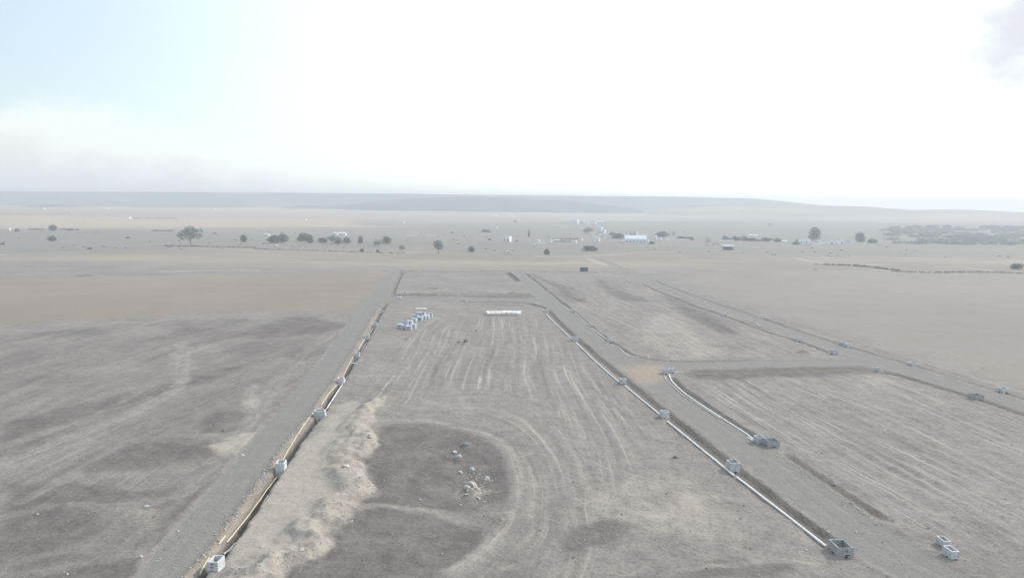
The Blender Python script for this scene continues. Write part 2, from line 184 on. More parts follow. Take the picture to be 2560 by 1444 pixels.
           (-4.49, 101.29, 0.3, 'small white rock at the foot of the rubble heap'), (-6.38, 101.97, 0.35, 'tan lump below the rubble heap'), (-49.88, 96.26, 0.35, 'pointed white rock on the edge of the sand fan'),
           (-44.41, 117.3, 0.3, 'small pale rock beside the left road'), (-52.71, 130.13, 0.3, 'small pale rock above the dark patch left of the road'), (-24.61, 82.01, 0.4, 'rounded rock at the bottom end of the earth bank'),
           (-10.56, 118.3, 0.25, 'white stone left of the blue-grey boulder'), (27.55, 118.06, 0.45, 'dark lump alone on the middle plot'), (-11.79, 239.13, 0.5, 'dark lump on the far middle plot'),
           (-15.77, 217.24, 0.6, 'left dark lump of the pair on the middle plot'), (-13.8, 216.71, 0.7, 'right dark lump of the pair on the middle plot'),
           (46.06, 121.58, 0.3, 'pale broken concrete piece below the broad rough chamber'), (49.69, 107.58, 0.3, 'stone beside the brown spur trench'), (48.79, 100.06, 0.3, 'stone lower down the brown spur trench'),
           (-25.55, 109.68, 0.6, 'pale slab of earth on the crest of the bank'), (-24.72, 124.67, 0.5, 'clod on the upper crest of the bank'), (31.87, 320.48, 0.5, 'white rock on the dark heap in the right plot'),
           (-0.97, 93.2, 0.16, 'tiny white stone on the curved wheel track'), (6.35, 92.51, 0.15, 'tiny white stone in the lower middle'), (36.49, 85.53, 0.2, 'white litter piece left of the weathered chamber'),
           (-10.72, 81.62, 0.15, 'tiny white stone on the bottom dark patch'), (56.11, 109.22, 0.2, 'white litter piece on the right plot'), (45.03, 90.78, 0.18, 'white litter piece on the right road'),
           (-43.55, 82.1, 0.25, 'white broken piece at the left road edge'), (-42.26, 88.92, 0.22, 'thin pale stone at the left road edge')],
 'trees': [(-602.8, 960.4, 10.5, 8.4, 'dark round tree at far left on the orange plain edge'), (-460.4, 731.8, 8.0, 5.6, 'dark round tree directly below the far left one'),
           (-619.9, 915.7, 6.0, 4.5, 'small dark tree nearest the left edge'), (-590.3, 978.0, 7.5, 3.2, 'low dark bush right of the far left tree'),
           (-297.9, 677.0, 20.0, 17.8, 'large pale feathery tree standing alone on the left'), (-273.8, 744.9, 6.9, 8.1, 'lone small round tree left of the tree row'),
           (-240.0, 736.1, 14.5, 8.1, 'broad dark tree at the left end of the tree row'), (-234.3, 744.8, 12.2, 9.8, 'taller dark tree touching the broad one at the row end'),
           (-220.6, 771.1, 13.5, 9.3, 'wide dark tree in the second clump'), (-203.6, 735.5, 7.2, 8.9, 'narrow dark tree right in the second clump'), (-195.4, 752.1, 9.9, 5.8, 'low slanting dark tree left of the white shed'),
           (-178.6, 725.5, 11.9, 8.7, 'hazy dark tree in front of the white shed'), (-175.0, 733.4, 7.2, 8.0, 'tree right below the white shed'), (-168.1, 742.1, 8.9, 6.5, 'round dark tree right of the white shed'),
           (-153.3, 737.4, 5.6, 8.1, 'narrow tree near the right of the row'), (-128.4, 700.1, 11.5, 6.9, 'faint pale bush left of the row end tree'), (-126.3, 735.1, 9.6, 8.0, 'dark tree at the right end of the row'),
           (-128.4, 623.7, 4.1, 2.7, 'small dark bush below the tree row'), (-112.7, 610.8, 2.7, 3.0, 'small bush on the field edge below the row end'), (-95.0, 628.9, 5.5, 5.2, 'small grey tree right of the tree row'),
           (-61.1, 603.7, 9.3, 11.2, 'tall pale hazy tree in the middle'), (-35.4, 627.6, 5.8, 5.2, 'small tree standing alone left of the white cube house'), (28.6, 607.3, 5.3, 5.3, 'small dark tree below the long white wall'),
           (20.6, 926.2, 3.0, 9.1, 'slim dark cypress above the cube house'), (106.2, 1031.6, 15.2, 9.6, 'round grey-green tree left of the two-storey white house'),
           (70.7, 665.8, 14.6, 5.1, 'wide dark bush in front of the hamlet'), (130.7, 907.2, 16.9, 6.9, 'low trees left of the long shed'), (197.0, 965.4, 17.9, 7.4, 'trees behind the right end of the long shed'),
           (149.8, 785.5, 6.9, 3.4, 'green bush right of the long shed'), (373.4, 906.8, 14.9, 16.8, 'tallest tree above the white farmhouse at right'), (407.3, 857.9, 11.3, 13.1, 'tall tree right of the white farmhouses'),
           (312.8, 807.3, 8.8, 3.5, 'low bush left of the right farmhouse'), (422.8, 860.8, 12.2, 5.6, 'dark bush left of the plantation'), (-368.0, 905.1, 4.9, 3.0, 'tiny bush right of the pale feathery tree'),
           (-454.6, 972.1, 11.7, 2.7, 'low bushes left of the pale feathery tree'), (352.4, 509.7, 7.8, 4.5, 'dark bush at the right edge below the plantation'), (4.8, 806.8, 2.6, 2.2, 'tiny bush right of the cube house'),
           (-26.1, 835.8, 3.7, 2.7, 'tiny dark bush left of the cube house'), (-82.6, 999.0, 7.6, 2.7, 'low far bush above the tall hazy tree'), (-38.7, 1066.1, 15.1, 4.1, 'low far bushes above the cube house'),
           (137.5, 1012.8, 7.7, 3.9, 'small bush right of the two-storey house'), (539.0, 1537.1, 11.7, 4.2, 'tiny far tree on the pale track'), (-358.1, 619.3, 4.1, 1.4, 'tiny scrub on the left field'),
           (-420.2, 799.7, 5.2, 1.7, 'tiny scrub above the left field'), (-465.2, 666.6, 4.4, 1.8, 'scrub at the very left edge'), (4.6, 1573.3, 6.9, 5.1, 'tiny far tree left of the far white houses')],
 'houses': [(-5.8, 804.7, 9.2, 6.2, 'white cube house with two dark windows below centre', 'cube'), (130.8, 1535.5, 15.1, 8.4, 'left white block of the far hamlet', 'cube'),
            (145.4, 1539.5, 13.4, 6.7, 'middle white house with dark openings in the far hamlet', 'porch'), (153.3, 1517.9, 9.9, 5.0, 'right low white house of the far hamlet', 'cube'),
            (166.9, 1498.1, 8.2, 4.9, 'small white hut right of the far hamlet', 'cube'), (194.2, 1625.3, 12.4, 3.5, 'long low pale hut farthest in the hamlet', 'shed'),
            (131.2, 1110.1, 9.7, 7.3, 'two-storey white house beside the round tree', 'two'), (130.0, 1051.1, 6.3, 5.7, 'white annex in front of the two-storey house', 'cube'),
            (95.9, 824.5, 5.4, 5.0, 'small white house with a pale wall to its left', 'cube'), (133.9, 798.4, 22.7, 8.7, 'long pale blue metal shed with low gable roof', 'barn'),
            (162.1, 981.1, 11.8, 5.4, 'pinkish block rising behind the long metal shed', 'cube'), (175.1, 896.2, 2.9, 4.9, 'slim white tower right of the metal shed', 'cube'),
            (215.6, 1005.6, 2.2, 6.6, 'thin yellowish tower behind the hamlet', 'cube'), (228.4, 1034.2, 6.2, 4.5, 'small pinkish white house right of the thin tower', 'cube'),
            (224.6, 840.6, 7.8, 5.1, 'white hut with a dark doorway standing alone', 'porch'), (204.7, 692.9, 10.2, 4.5, 'open shed with a white flat roof and dark underside', 'canopy'),
            (340.5, 871.9, 6.7, 3.8, 'grey white lean-to left of the right farmhouse', 'shed'), (322.4, 817.0, 6.3, 5.4, 'white farmhouse with dark window under the tallest tree', 'porch'),
            (343.6, 854.6, 7.5, 4.2, 'white wing of the farmhouse under the tallest tree', 'porch'), (351.7, 806.5, 7.9, 4.8, 'white house with two dark openings at right', 'porch'),
            (363.7, 808.6, 6.2, 4.9, 'right white house of the pair beside its palm-like tower', 'porch'), (363.2, 816.4, 2.7, 4.5, 'narrow white wall between the two right houses', 'cube'),
            (414.7, 925.1, 2.0, 3.0, 'small white chimney tower above the right pair', 'cube'), (-221.4, 916.4, 6.5, 4.0, 'left half of the white long shed above the tree row', 'shed'),
            (-212.9, 918.4, 9.5, 4.0, 'right half of the white long shed above the tree row', 'shed'), (-293.6, 877.6, 5.8, 3.4, 'pale hut at the left end of the tree row', 'shed'),
            (-775.0, 1483.1, 6.5, 5.7, 'lone white house on the orange plain', 'cube'), (-1300.0, 2039.9, 7.8, 4.4, 'tiny white house far left below the ridge', 'cube'),
            (-1186.6, 2137.8, 5.8, 3.5, 'left of two tiny white far houses', 'cube'), (-1179.5, 2143.8, 8.2, 3.5, 'right of two tiny white far houses', 'cube'),
            (-890.9, 2194.5, 6.0, 4.8, 'tiny white house below the far plateau', 'cube'), (-439.2, 1550.5, 6.8, 3.4, 'tiny white house on the plain above the tree row', 'cube'),
            (-220.3, 1476.9, 5.6, 3.2, 'tiny pale house on the plain left of the hamlet', 'cube'), (-667.0, 971.3, 4.2, 2.7, 'small white house at the far left edge', 'cube'),
            (-1083.6, 1799.4, 6.9, 3.9, 'tiny tan house on the left plain', 'cube'), (41.3, 797.2, 3.9, 3.9, 'small white house corner at the end of the dark hedge', 'cube'),
            (-47.4, 1986.4, 19.5, 3.2, 'tiny bright roof far above the cube house', 'shed'), (-4.0, 1934.9, 10.5, 3.2, 'tiny bright roof far, second from the left', 'shed'),
            (1551.1, 2317.7, 22.7, 5.0, 'bright white shed on the right hill', 'shed'), (324.8, 993.7, 7.6, 3.3, 'left pale roof above the dark hedge at right', 'shed'),
            (334.4, 1007.9, 5.5, 2.8, 'right pale roof above the dark hedge at right', 'shed'), (-27.5, 1242.3, 4.7, 2.7, 'tiny white hut above the cube house', 'cube'),
            (49.9, 824.2, 5.4, 2.3, 'low pale shed along the long yard wall', 'shed'), (68.1, 794.1, 3.9, 2.2, 'small pale hut at the right end of the yard wall', 'cube'),
            (79.6, 847.9, 3.7, 2.3, 'tiny white hut between the yard and the small white house', 'cube'), (150.6, 817.9, 3.6, 3.6, 'white block against the right end of the metal shed', 'cube'),
            (174.7, 867.0, 4.3, 2.8, 'small white hut among the trees right of the metal shed', 'cube'), (183.7, 878.3, 3.8, 2.4, 'tiny white hut with dark opening right of the metal shed', 'porch'),
            (222.5, 959.6, 6.3, 2.6, 'low pale shed right of the pinkish white house', 'shed'), (299.1, 846.2, 4.2, 2.3, 'tiny white hut at the right end of the dark hedge', 'cube'),
            (319.5, 858.9, 5.6, 1.9, 'low pale shed between the hedge and the right farmhouse', 'shed'), (356.4, 848.4, 4.6, 2.8, 'small white hut between the two right farmhouses', 'cube'),
            (400.1, 856.6, 4.7, 2.8, 'small white hut under the tall right tree', 'cube'), (28.3, 811.3, 4.4, 2.2, 'small white hut behind the long white garden wall', 'cube'),
            (123.9, 812.9, 3.6, 2.7, 'small white hut at the left end of the metal shed', 'cube')],
 'walls': [([(22.45, 762.25), (35.48, 764.63)], 1.6, 'long white garden wall below the small dark hedge'), ([(98.87, 910.9), (105.0, 912.21)], 2.0, 'short white wall joined to the small white house'),
           ([(199.76, 881.56), (213.94, 884.43)], 1.2, 'low white wall right of the thin tower'), ([(179.17, 877.39), (193.72, 880.33)], 1.2, 'low pale wall beside the metal shed'),
           ([(410.02, 894.8), (418.09, 896.38)], 1.5, 'white wall right of the farmhouse pair'), ([(332.84, 810.95), (349.95, 822.07)], 1.2, 'low white wall between the two farmhouses'),
           ([(385.95, 836.91), (403.16, 831.79)], 1.2, 'low pale wall under the tall right tree'), ([(46.23, 814.82), (65.0, 809.97)], 1.5, 'grey block wall of the long yard'),
           ([(245.68, 871.8), (265.44, 875.71)], 1.2, 'low white wall below the dark hedge'), ([(290.51, 880.68), (304.45, 883.45)], 1.0, 'low pale wall at the right end of the dark hedge'),
           ([(-132.01, 914.29), (-119.4, 917.15)], 1.2, 'pale low wall on the plain right of the tree row'), ([(-105.24, 920.37), (-96.4, 922.38)], 1.0, 'pale low wall beside the far pickup')],
 'hedge_rows': [([(257.02, 893.16), (287.94, 880.17)], 5.0, 5.0, 'left half of the dark hedge above the open shed'), ([(285.89, 879.77), (316.96, 867.36)], 4.0, 5.0, 'right half of the dark hedge above the open shed'),
                ([(211.4, 924.32), (219.53, 885.56)], 3.0, 4.0, 'brown hedge right of the thin tower')],
 'wood': [(438.05, 872.58), (507.56, 885.8), (616.51, 965.96), (687.92, 920.09), (1023.8, 1372.34), (899.57, 1412.32), (645.49, 1288.58)],
 'vehicles': [(-3.3, 607.4, 3.7, 2.3, 'white van parked on the earth mound below the cube house', 'van'), (-219.6, 677.9, 4.1, 1.9, 'white car parked below the left tree row', 'car'),
              (-92.3, 912.1, 5.5, 2.5, 'pale car on the plain beside a low wall', 'car')],
 'board': (44.6, 452.4, 4.7, 2.5, ''),
 'stack': [[(-9.43, 273.4), (-2.6, 271.88)], [(-3.21, 271.84), (3.25, 271.28)]],
 'post': (37.4, 195.91),
 'loose_plank': [(-37.22, 287.26), (-34.86, 287.42)],
 'hills': [(3300, [(-2297.0, 72.3), (-1759.0, 74.1), (-1150.0, 78.5), (-506.0, 79.6), (32.0, 77.9), (390.0, 78.0), (748.0, 78.0), (1070.0, 74.1), (1214.0, 63.1), (1394.0, 47.1), (1647.0, 30.1), (2186.0, 14.1)], 115,
            'far_plateau'),
           (2750,
            [(-961.0, -4.8), (-871.0, 13.9), (-781.0, 25.3), (-691.0, 23.2), (-616.0, 29.9), (-481.0, 49.0), (-347.0, 57.8), (-227.0, 63.5), (-123.0, 66.0), (26.0, 61.6), (176.0, 54.2), (325.0, 42.3), (430.0, 33.0), (498.0, 15.8),
             (566.0, 6.1)],
            260, 'hill'),
           (2500,
            [(406.0, 8.3), (460.0, 19.6), (568.0, 31.5), (704.0, 36.9), (839.0, 38.3), (948.0, 42.1), (1043.0, 45.8), (1179.0, 43.1), (1315.0, 36.3), (1370.0, 32.8), (1451.0, 36.4), (1560.0, 36.1), (1655.0, 31.7), (1737.0, 28.4),
             (2064.0, 26.3)],
            260, 'hill'),
           (2700, [(-2177.0, 14.3), (-1882.0, 23.1), (-1706.0, 24.9), (-1618.0, 33.0), (-1544.0, 38.2), (-1456.0, 30.3), (-1398.0, 22.1), (-1178.0, 25.8), (-1060.0, 24.1), (-943.0, 15.0), (-855.0, 1.3)], 220, 'hill'),
           (2350, [(-1589.0, 4.4), (-1524.0, 20.3), (-1460.0, 23.5), (-1383.0, 14.1), (-1320.0, 5.9)], 140, 'hill')]}

# ------------------------------------------------------------------ camera
cd = DATA['cam']
cam_data = bpy.data.cameras.new('camera')
cam_data.sensor_width = 36.0
cam_data.lens = cd['lens']
cam_data.clip_start = 0.5
cam_data.clip_end = 60000
cam = bpy.data.objects.new('camera', cam_data)
scene.collection.objects.link(cam)
m = Matrix.Identity(4)
for i in range(3):
    m[i][0] = cd['R'][i]; m[i][1] = cd['U'][i]; m[i][2] = -cd['F'][i]
m[2][3] = cd['H']
cam.matrix_world = m
scene.camera = cam

# ------------------------------------------------------------------ sky, sun, exposure
SUN_AZ, SUN_EL = R(58), R(36)                      # azimuth clockwise from +Y
SUN = Vector((math.sin(SUN_AZ) * math.cos(SUN_EL), math.cos(SUN_AZ) * math.cos(SUN_EL), math.sin(SUN_EL)))
world = bpy.data.worlds.new('World')
scene.world = world
world.use_nodes = True
wt = world.node_tree
wt.nodes.clear()


def NN(tree, kind, **kw):
    n = tree.nodes.new(kind)
    for k, v in kw.items():
        if k.startswith('i_'):
            n.inputs[int(k[2:])].default_value = v
        else:
            setattr(n, k, v)
    return n


def math_node(tree, op, a, b=None, c=None, clamp=False):
    n = tree.nodes.new('ShaderNodeMath')
    n.operation = op
    n.use_clamp = clamp
    for i, v in enumerate((a, b, c)):
        if v is None:
            continue
        if isinstance(v, (int, float)):
            n.inputs[i].default_value = v
        else:
            tree.links.new(v, n.inputs[i])
    return n.outputs[0]


def smooth(tree, v, lo, hi):
    n = tree.nodes.new('ShaderNodeMapRange')
    n.interpolation_type = 'SMOOTHSTEP'
    tree.links.new(v, n.inputs[0])
    n.inputs[1].default_value = lo
    n.inputs[2].default_value = hi
    return n.outputs[0]


def mix_col(tree, f, a, b, blend='MIX'):
    n = tree.nodes.new('ShaderNodeMix')
    n.data_type = 'RGBA'
    n.blend_type = blend
    if isinstance(f, (int, float)):
        n.inputs[0].default_value = f
    else:
        tree.links.new(f, n.inputs[0])
    for s, v in ((6, a), (7, b)):
        if isinstance(v, (tuple, list)):
            n.inputs[s].default_value = (*v[:3], 1)
        else:
            tree.links.new(v, n.inputs[s])
    return n.outputs[2]


def noise_node(tree, vec, scale, detail=4, rough=0.55, dist=0.0, out='Fac'):
    n = tree.nodes.new('ShaderNodeTexNoise')
    n.inputs['Scale'].default_value = scale
    n.inputs['Detail'].default_value = detail
    n.inputs['Roughness'].default_value = rough
    n.inputs['Distortion'].default_value = dist
    if vec is not None:
        tree.links.new(vec, n.inputs['Vector'])
    return n.outputs[out]


sky = NN(wt, 'ShaderNodeTexSky', sky_type='NISHITA')
sky.sun_disc = False
sky.sun_elevation = SUN_EL
sky.sun_rotation = SUN_AZ
sky.altitude = 100
sky.air_density = 1.0
sky.dust_density = 1.2
sky.ozone_density = 1.0
tc = NN(wt, 'ShaderNodeTexCoord')
dirv = tc.outputs['Generated']
sep = NN(wt, 'ShaderNodeSeparateXYZ')
wt.links.new(dirv, sep.inputs[0])
dz = math_node(wt, 'MAXIMUM', sep.outputs[2], 0.0)
dot = NN(wt, 'ShaderNodeVectorMath', operation='DOT_PRODUCT')
wt.links.new(dirv, dot.inputs[0])
dot.inputs[1].default_value = SUN
dsun = dot.outputs['Value']
# thin bright veil of cloud around the sun, thinning out away from it
glare = math_node(wt, 'POWER', math_node(wt, 'MAXIMUM', math_node(wt, 'MULTIPLY_ADD', dsun, 0.5, 0.5), 0.0), 2.95)
# cumulus bank low over the horizon
mp = NN(wt, 'ShaderNodeMapping')
wt.links.new(dirv, mp.inputs[0])
mp.inputs['Scale'].default_value = (1.0, 1.0, 1.35)
n_big = noise_node(wt, mp.outputs[0], 2.6, 3, 0.5)
n_puff = noise_node(wt, mp.outputs[0], 13.0, 7, 0.6)
n_soft = noise_node(wt, mp.outputs[0], 5.0, 4, 0.5)
# the bank stands taller away from the sun
away = smooth(wt, dsun, 0.38, -0.02)
puff = math_node(wt, 'ADD', math_node(wt, 'MULTIPLY', math_node(wt, 'SUBTRACT', n_puff, 0.5), 0.16), math_node(wt, 'MULTIPLY', math_node(wt, 'SUBTRACT', n_big, 0.5), 0.08))
top = math_node(wt, 'MULTIPLY_ADD', away, 0.095, 0.015)
top = math_node(wt, 'MULTIPLY_ADD', puff, math_node(wt, 'MULTIPLY_ADD', away, 0.85, 0.15), top)
edge = math_node(wt, 'SUBTRACT', top, dz)
bank = smooth(wt, edge, -0.03, 0.06)
shade = smooth(wt, edge, 0.0, 0.09)
cl_lo = mix_col(wt, n_soft, (0.505, 0.53, 0.535), (0.545, 0.555, 0.55))
cl_hi = (0.68, 0.70, 0.70)
cloud = mix_col(wt, shade, cl_hi, cl_lo)
sky_s = mix_col(wt, 1.0, sky.outputs[0], (0.086, 0.090, 0.084), 'MULTIPLY')
g_col = mix_col(wt, glare, (0, 0, 0), (0.905, 0.955, 1.01))
sky_g = mix_col(wt, 1.0, mix_col(wt, 0.22, sky_s, (0.5, 0.53, 0.54)), g_col, 'ADD')
veil = smooth(wt, math_node(wt, 'ADD', glare, math_node(wt, 'MULTIPLY', n_big, 0.35)), 0.34, 1.15)
sky_v = mix_col(wt, veil, sky_g, (0.89, 0.93, 0.955))
# a single grey cloud to the right
gc = NN(wt, 'ShaderNodeVectorMath', operation='DOT_PRODUCT')
wt.links.new(dirv, gc.inputs[0])
gc.inputs[1].default_value = Vector((0.548, 0.816, 0.186)).normalized()
blob = math_node(wt, 'MULTIPLY_ADD', math_node(wt, 'SUBTRACT', n_puff, 0.5), 0.004, gc.outputs['Value'])
blobf = smooth(wt, blob, 0.9969, 0.9999)
sky_b = mix_col(wt, blobf, sky_v, (0.49, 0.505, 0.53))
bank_g = mix_col(wt, smooth(wt, glare, 0.42, 0.80), cloud, (0.9, 0.91, 0.91))
final = mix_col(wt, bank, sky_b, bank_g)
bg = NN(wt, 'ShaderNodeBackground')
wt.links.new(final, bg.inputs[0])
bg.inputs[1].default_value = 1.0
wo = NN(wt, 'ShaderNodeOutputWorld')
wt.links.new(bg.outputs[0], wo.inputs[0])

sd = bpy.data.lights.new('sun', 'SUN')
sd.energy = 2.1
sd.angle = R(7)
sd.color = (1.0, 0.935, 0.86)
so = bpy.data.objects.new('sun', sd)
so.rotation_euler = (-SUN).to_track_quat('-Z', 'Y').to_euler()
scene.collection.objects.link(so)

vs = scene.view_settings
scene.display_settings.display_device = 'sRGB'
vs.view_transform = 'Standard'
vs.look = 'None'
vs.gamma = 1.0
vs.exposure = 0.73
vs.use_curve_mapping = False
scene.render.engine = 'CYCLES'
scene.cycles.use_denoising = True
scene.cycles.denoiser = 'OPENIMAGEDENOISE'
scene.cycles.max_bounces = 6
scene.cycles.volume_bounces = 2
scene.cycles.diffuse_bounces = 3

# ------------------------------------------------------------------ helpers
COL = scene.collection


def tag(o, label=None, cat=None, group=None, kind=None):
    if label: o['label'] = label
    if cat: o['category'] = cat
    if group: o['group'] = group
    if kind: o['kind'] = kind
    return o


def empty(name, loc=(0, 0, 0), rz=0.0):
    o = bpy.data.objects.new(name, None)
    o.location = loc
    o.rotation_euler = (0, 0, rz)
    o.empty_display_size = 0.3
    COL.objects.link(o)
    return o


def mesh_obj(name, me, mat, parent=None, loc=None, rot=None, scale=None):
    o = bpy.data.objects.new(name, me)
    if mat is not None and len(me.materials) == 0:
        me.materials.append(mat)
    COL.objects.link(o)
    if parent: o.parent = parent
    if loc is not None: o.location = loc
    if rot is not None: o.rotation_euler = rot
    if scale is not None: o.scale = scale
    return o


def py_mesh(name, v, f, smooth_shade=False):
    me = bpy.data.meshes.new(name)
    me.from_pydata([tuple(map(float, p)) for p in v], [], [tuple(map(int, q)) for q in f])
    if smooth_shade:
        me.polygons.foreach_set('use_smooth', [True] * len(me.polygons))
    me.update()
    return me


class MB:
    """collects boxes and tubes for one mesh"""
    def __init__(self):
        self.v = []; self.f = []

    def box(self, x0, x1, y0, y1, z0, z1):
        b = len(self.v)
        self.v += [(x0, y0, z0), (x1, y0, z0), (x1, y1, z0), (x0, y1, z0), (x0, y0, z1), (x1, y0, z1), (x1, y1, z1), (x0, y1, z1)]
        self.f += [tuple(b + i for i in q) for q in ((0, 3, 2, 1), (4, 5, 6, 7), (0, 1, 5, 4), (1, 2, 6, 5), (2, 3, 7, 6), (3, 0, 4, 7))]
        return self

    def poly(self, pts, faces):
        b = len(self.v)
        self.v += list(pts)
        self.f += [tuple(b + i for i in q) for q in faces]
        return self

    def tube(self, pts, r, n=10, hollow=True):
        pts = [Vector(p) for p in pts]
        b = len(self.v)
        for i, p in enumerate(pts):
            d = (pts[min(i + 1, len(pts) - 1)] - pts[max(i - 1, 0)]).normalized()
            u = d.cross(Vector((0, 0, 1)))
            if u.length < 1e-4: u = Vector((1, 0, 0))
            u.normalize(); w = u.cross(d)
            for k in range(n):
                a = 2 * math.pi * k / n
                self.v.append(tuple(p + u * (math.cos(a) * r) + w * (math.sin(a) * r)))
        for i in range(len(pts) - 1):
            for k in range(n):
                k2 = (k + 1) % n
                self.f.append((b + i * n + k, b + i * n + k2, b + (i + 1) * n + k2, b + (i + 1) * n + k))
        # mouth of the pipe: wall ring and inner sleeve
        for end in (0, len(pts) - 1):
            ring = b + end * n
            d = (pts[1] - pts[0]).normalized() if end == 0 else (pts[-2] - pts[-1]).normalized()
            c = pts[end]
            s = len(self.v)
            for k in range(n):
                q = Vector(self.v[ring + k])
                self.v.append(tuple(c + (q - c) * 0.84))
            for k in range(n):
                q = Vector(self.v[s + k])
                self.v.append(tuple(q + d * min(0.3, r * 3)))
            for k in range(n):
                k2 = (k + 1) % n
                self.f.append((ring + k, ring + k2, s + k2, s + k))
                self.f.append((s + k, s + k2, s + n + k2, s + n + k))
            self.f.append(tuple(s + n + k for k in range(n)))
        return self

    def build(self, name, mat, parent=None, sm=False, bevel=0.0, **kw):
        me = py_mesh(name, self.v, self.f, sm)
        if bevel:
            bm = bmesh.new(); bm.from_mesh(me)
            bmesh.ops.bevel(bm, geom=bm.edges[:], offset=bevel, segments=1, affect='EDGES')
            bm.to_mesh(me); bm.free()
        return mesh_obj(name, me, mat, parent, **kw)


# ------------------------------------------------------------------ numpy noise
def _hash(ix, iy, s):
    h = (ix.astype(np.int64) * 374761393 + iy.astype(np.int64) * 668265263 + s * 974634777) & 0xffffffff
    h = ((h ^ (h >> 13)) * 1274126177) & 0xffffffff
    return ((h ^ (h >> 16)) & 0xffff).astype(np.float32) / 65535.0


def vnoise(x, y, s=0):
    ix = np.floor(x); iy = np.floor(y)
    fx = (x - ix).astype(np.float32); fy = (y - iy).astype(np.float32)
    fx = fx * fx * (3 - 2 * fx); fy = fy * fy * (3 - 2 * fy)
    ix = ix.astype(np.int64); iy = iy.astype(np.int64)
    a = _hash(ix, iy, s); b = _hash(ix + 1, iy, s); c = _hash(ix, iy + 1, s); d = _hash(ix + 1, iy + 1, s)
    return (a + (b - a) * fx) * (1 - fy) + (c + (d - c) * fx) * fy


def fbm(x, y, octs=4, s=0, gain=0.5):
    t = np.zeros(np.broadcast(x, y).shape, np.float32); a = 1.0; n = 0.0; f = 1.0
    for o in range(octs):
        t += a * (vnoise(x * f + 17.3 * o, y * f - 9.1 * o, s + o) - 0.5)
        n += a; a *= gain; f *= 2.03
    return t / n * 2


def sst(lo, hi, v):
    t = np.clip((v - lo) / (hi - lo), 0, 1)
    return t * t * (3 - 2 * t)


# ------------------------------------------------------------------ terrain grid
def axis_x():
    xs = [0.0]
    while xs[-1] < 300: xs.append(xs[-1] + 0.38 + 0.0042 * max(0.0, xs[-1] - 62))
    st = xs[-1] - xs[-2]
    while xs[-1] < 2640: st *= 1.085; xs.append(xs[-1] + st)
    p = np.array(xs)
    return np.concatenate([-p[:0:-1], p])


def axis_y():
    ys = list(np.linspace(-400, 60, 16))
    while ys[-1] < 470: ys.append(ys[-1] + 0.24 * (max(ys[-1], 72) / 80) ** 1.2)
    st = ys[-1] - ys[-2]
    while ys[-1] < 3560: st *= 1.03; ys.append(ys[-1] + st)
    return np.array(ys)


GX, GY = axis_x(), axis_y()
NX, NY = len(GX), len(GY)
X, Y = np.meshgrid(GX, GY)
X = X.astype(np.float32); Y = Y.astype(np.float32)


def win(x0, x1, y0, y1):
    i0, i1 = np.searchsorted(GX, (x0, x1)); j0, j1 = np.searchsorted(GY, (y0, y1))
    return slice(max(j0 - 1, 0), min(j1 + 1, NY)), slice(max(i0 - 1, 0), min(i1 + 1, NX))


def densify(pts, k=3):
    """rounded version of a polyline"""
    p = [np.array(q[:2], float) for q in pts]
    out = []
    for i in range(len(p) - 1):
        a = p[max(i - 1, 0)]; b = p[i]; c = p[i + 1]; d = p[min(i + 2, len(p) - 1)]
        for t in np.linspace(0, 1, k, endpoint=False):
            out.append(0.5 * ((2 * b) + (c - a) * t + (2 * a - 5 * b + 4 * c - d) * t * t + (3 * b - a - 3 * c + d) * t ** 3))
    out.append(p[-1])
    return [tuple(q) for q in out]


def line_dist(pts, reach):
    """distance to a polyline, and the signed side (+ right of travel); far away = reach"""
    D = np.full(X.shape, reach, np.float32); S = np.full(X.shape, reach, np.float32); A = np.zeros(X.shape, np.float32)
    acc = 0.0
    for (ax, ay), (bx, by) in zip(pts, pts[1:]):
        w = win(min(ax, bx) - reach, max(ax, bx) + reach, min(ay, by) - reach, max(ay, by) + reach)
        x = X[w] - ax; y = Y[w] - ay
        dx, dy = bx - ax, by - ay; L2 = dx * dx + dy * dy + 1e-9
        t = np.clip((x * dx + y * dy) / L2, 0, 1)
        d = np.hypot(x - t * dx, y - t * dy)
        m = d < D[w]
        D[w][m] = d[m]
        side = (x * dy - y * dx) / math.sqrt(L2)
        S[w][m] = (np.sign(side) * d)[m]
        A[w][m] = (acc + t * math.sqrt(L2))[m]
        acc += math.sqrt(L2)
    return D, S, A


def poly_mask(pts, soft, wx=None, wy=None):
    """1 inside a polygon, fading over soft metres outside and inside its outline"""
    xs = [p[0] for p in pts]; ys = [p[1] for p in pts]
    w = win(min(xs) - soft, max(xs) + soft, min(ys) - soft, max(ys) + soft)
    x = X[w] if wx is None else X[w] + wx[w]; y = Y[w] if wy is None else Y[w] + wy[w]
    inside = np.zeros(x.shape, bool); D = np.full(x.shape, 1e9, np.float32)
    q = list(pts) + [pts[0]]
    for (ax, ay), (bx, by) in zip(q, q[1:]):
        if ay != by:
            c = ((ay > y) != (by > y)) & (x < (bx - ax) * (y - ay) / (by - ay) + ax)
            inside ^= c
        dx, dy = bx - ax, by - ay; L2 = dx * dx + dy * dy + 1e-9
        t = np.clip(((x - ax) * dx + (y - ay) * dy) / L2, 0, 1)
        D = np.minimum(D, np.hypot(x - ax - t * dx, y - ay - t * dy))
    M = np.zeros(X.shape, np.float32)
    M[w] = sst(-soft, soft, np.where(inside, D, -D))
    return M


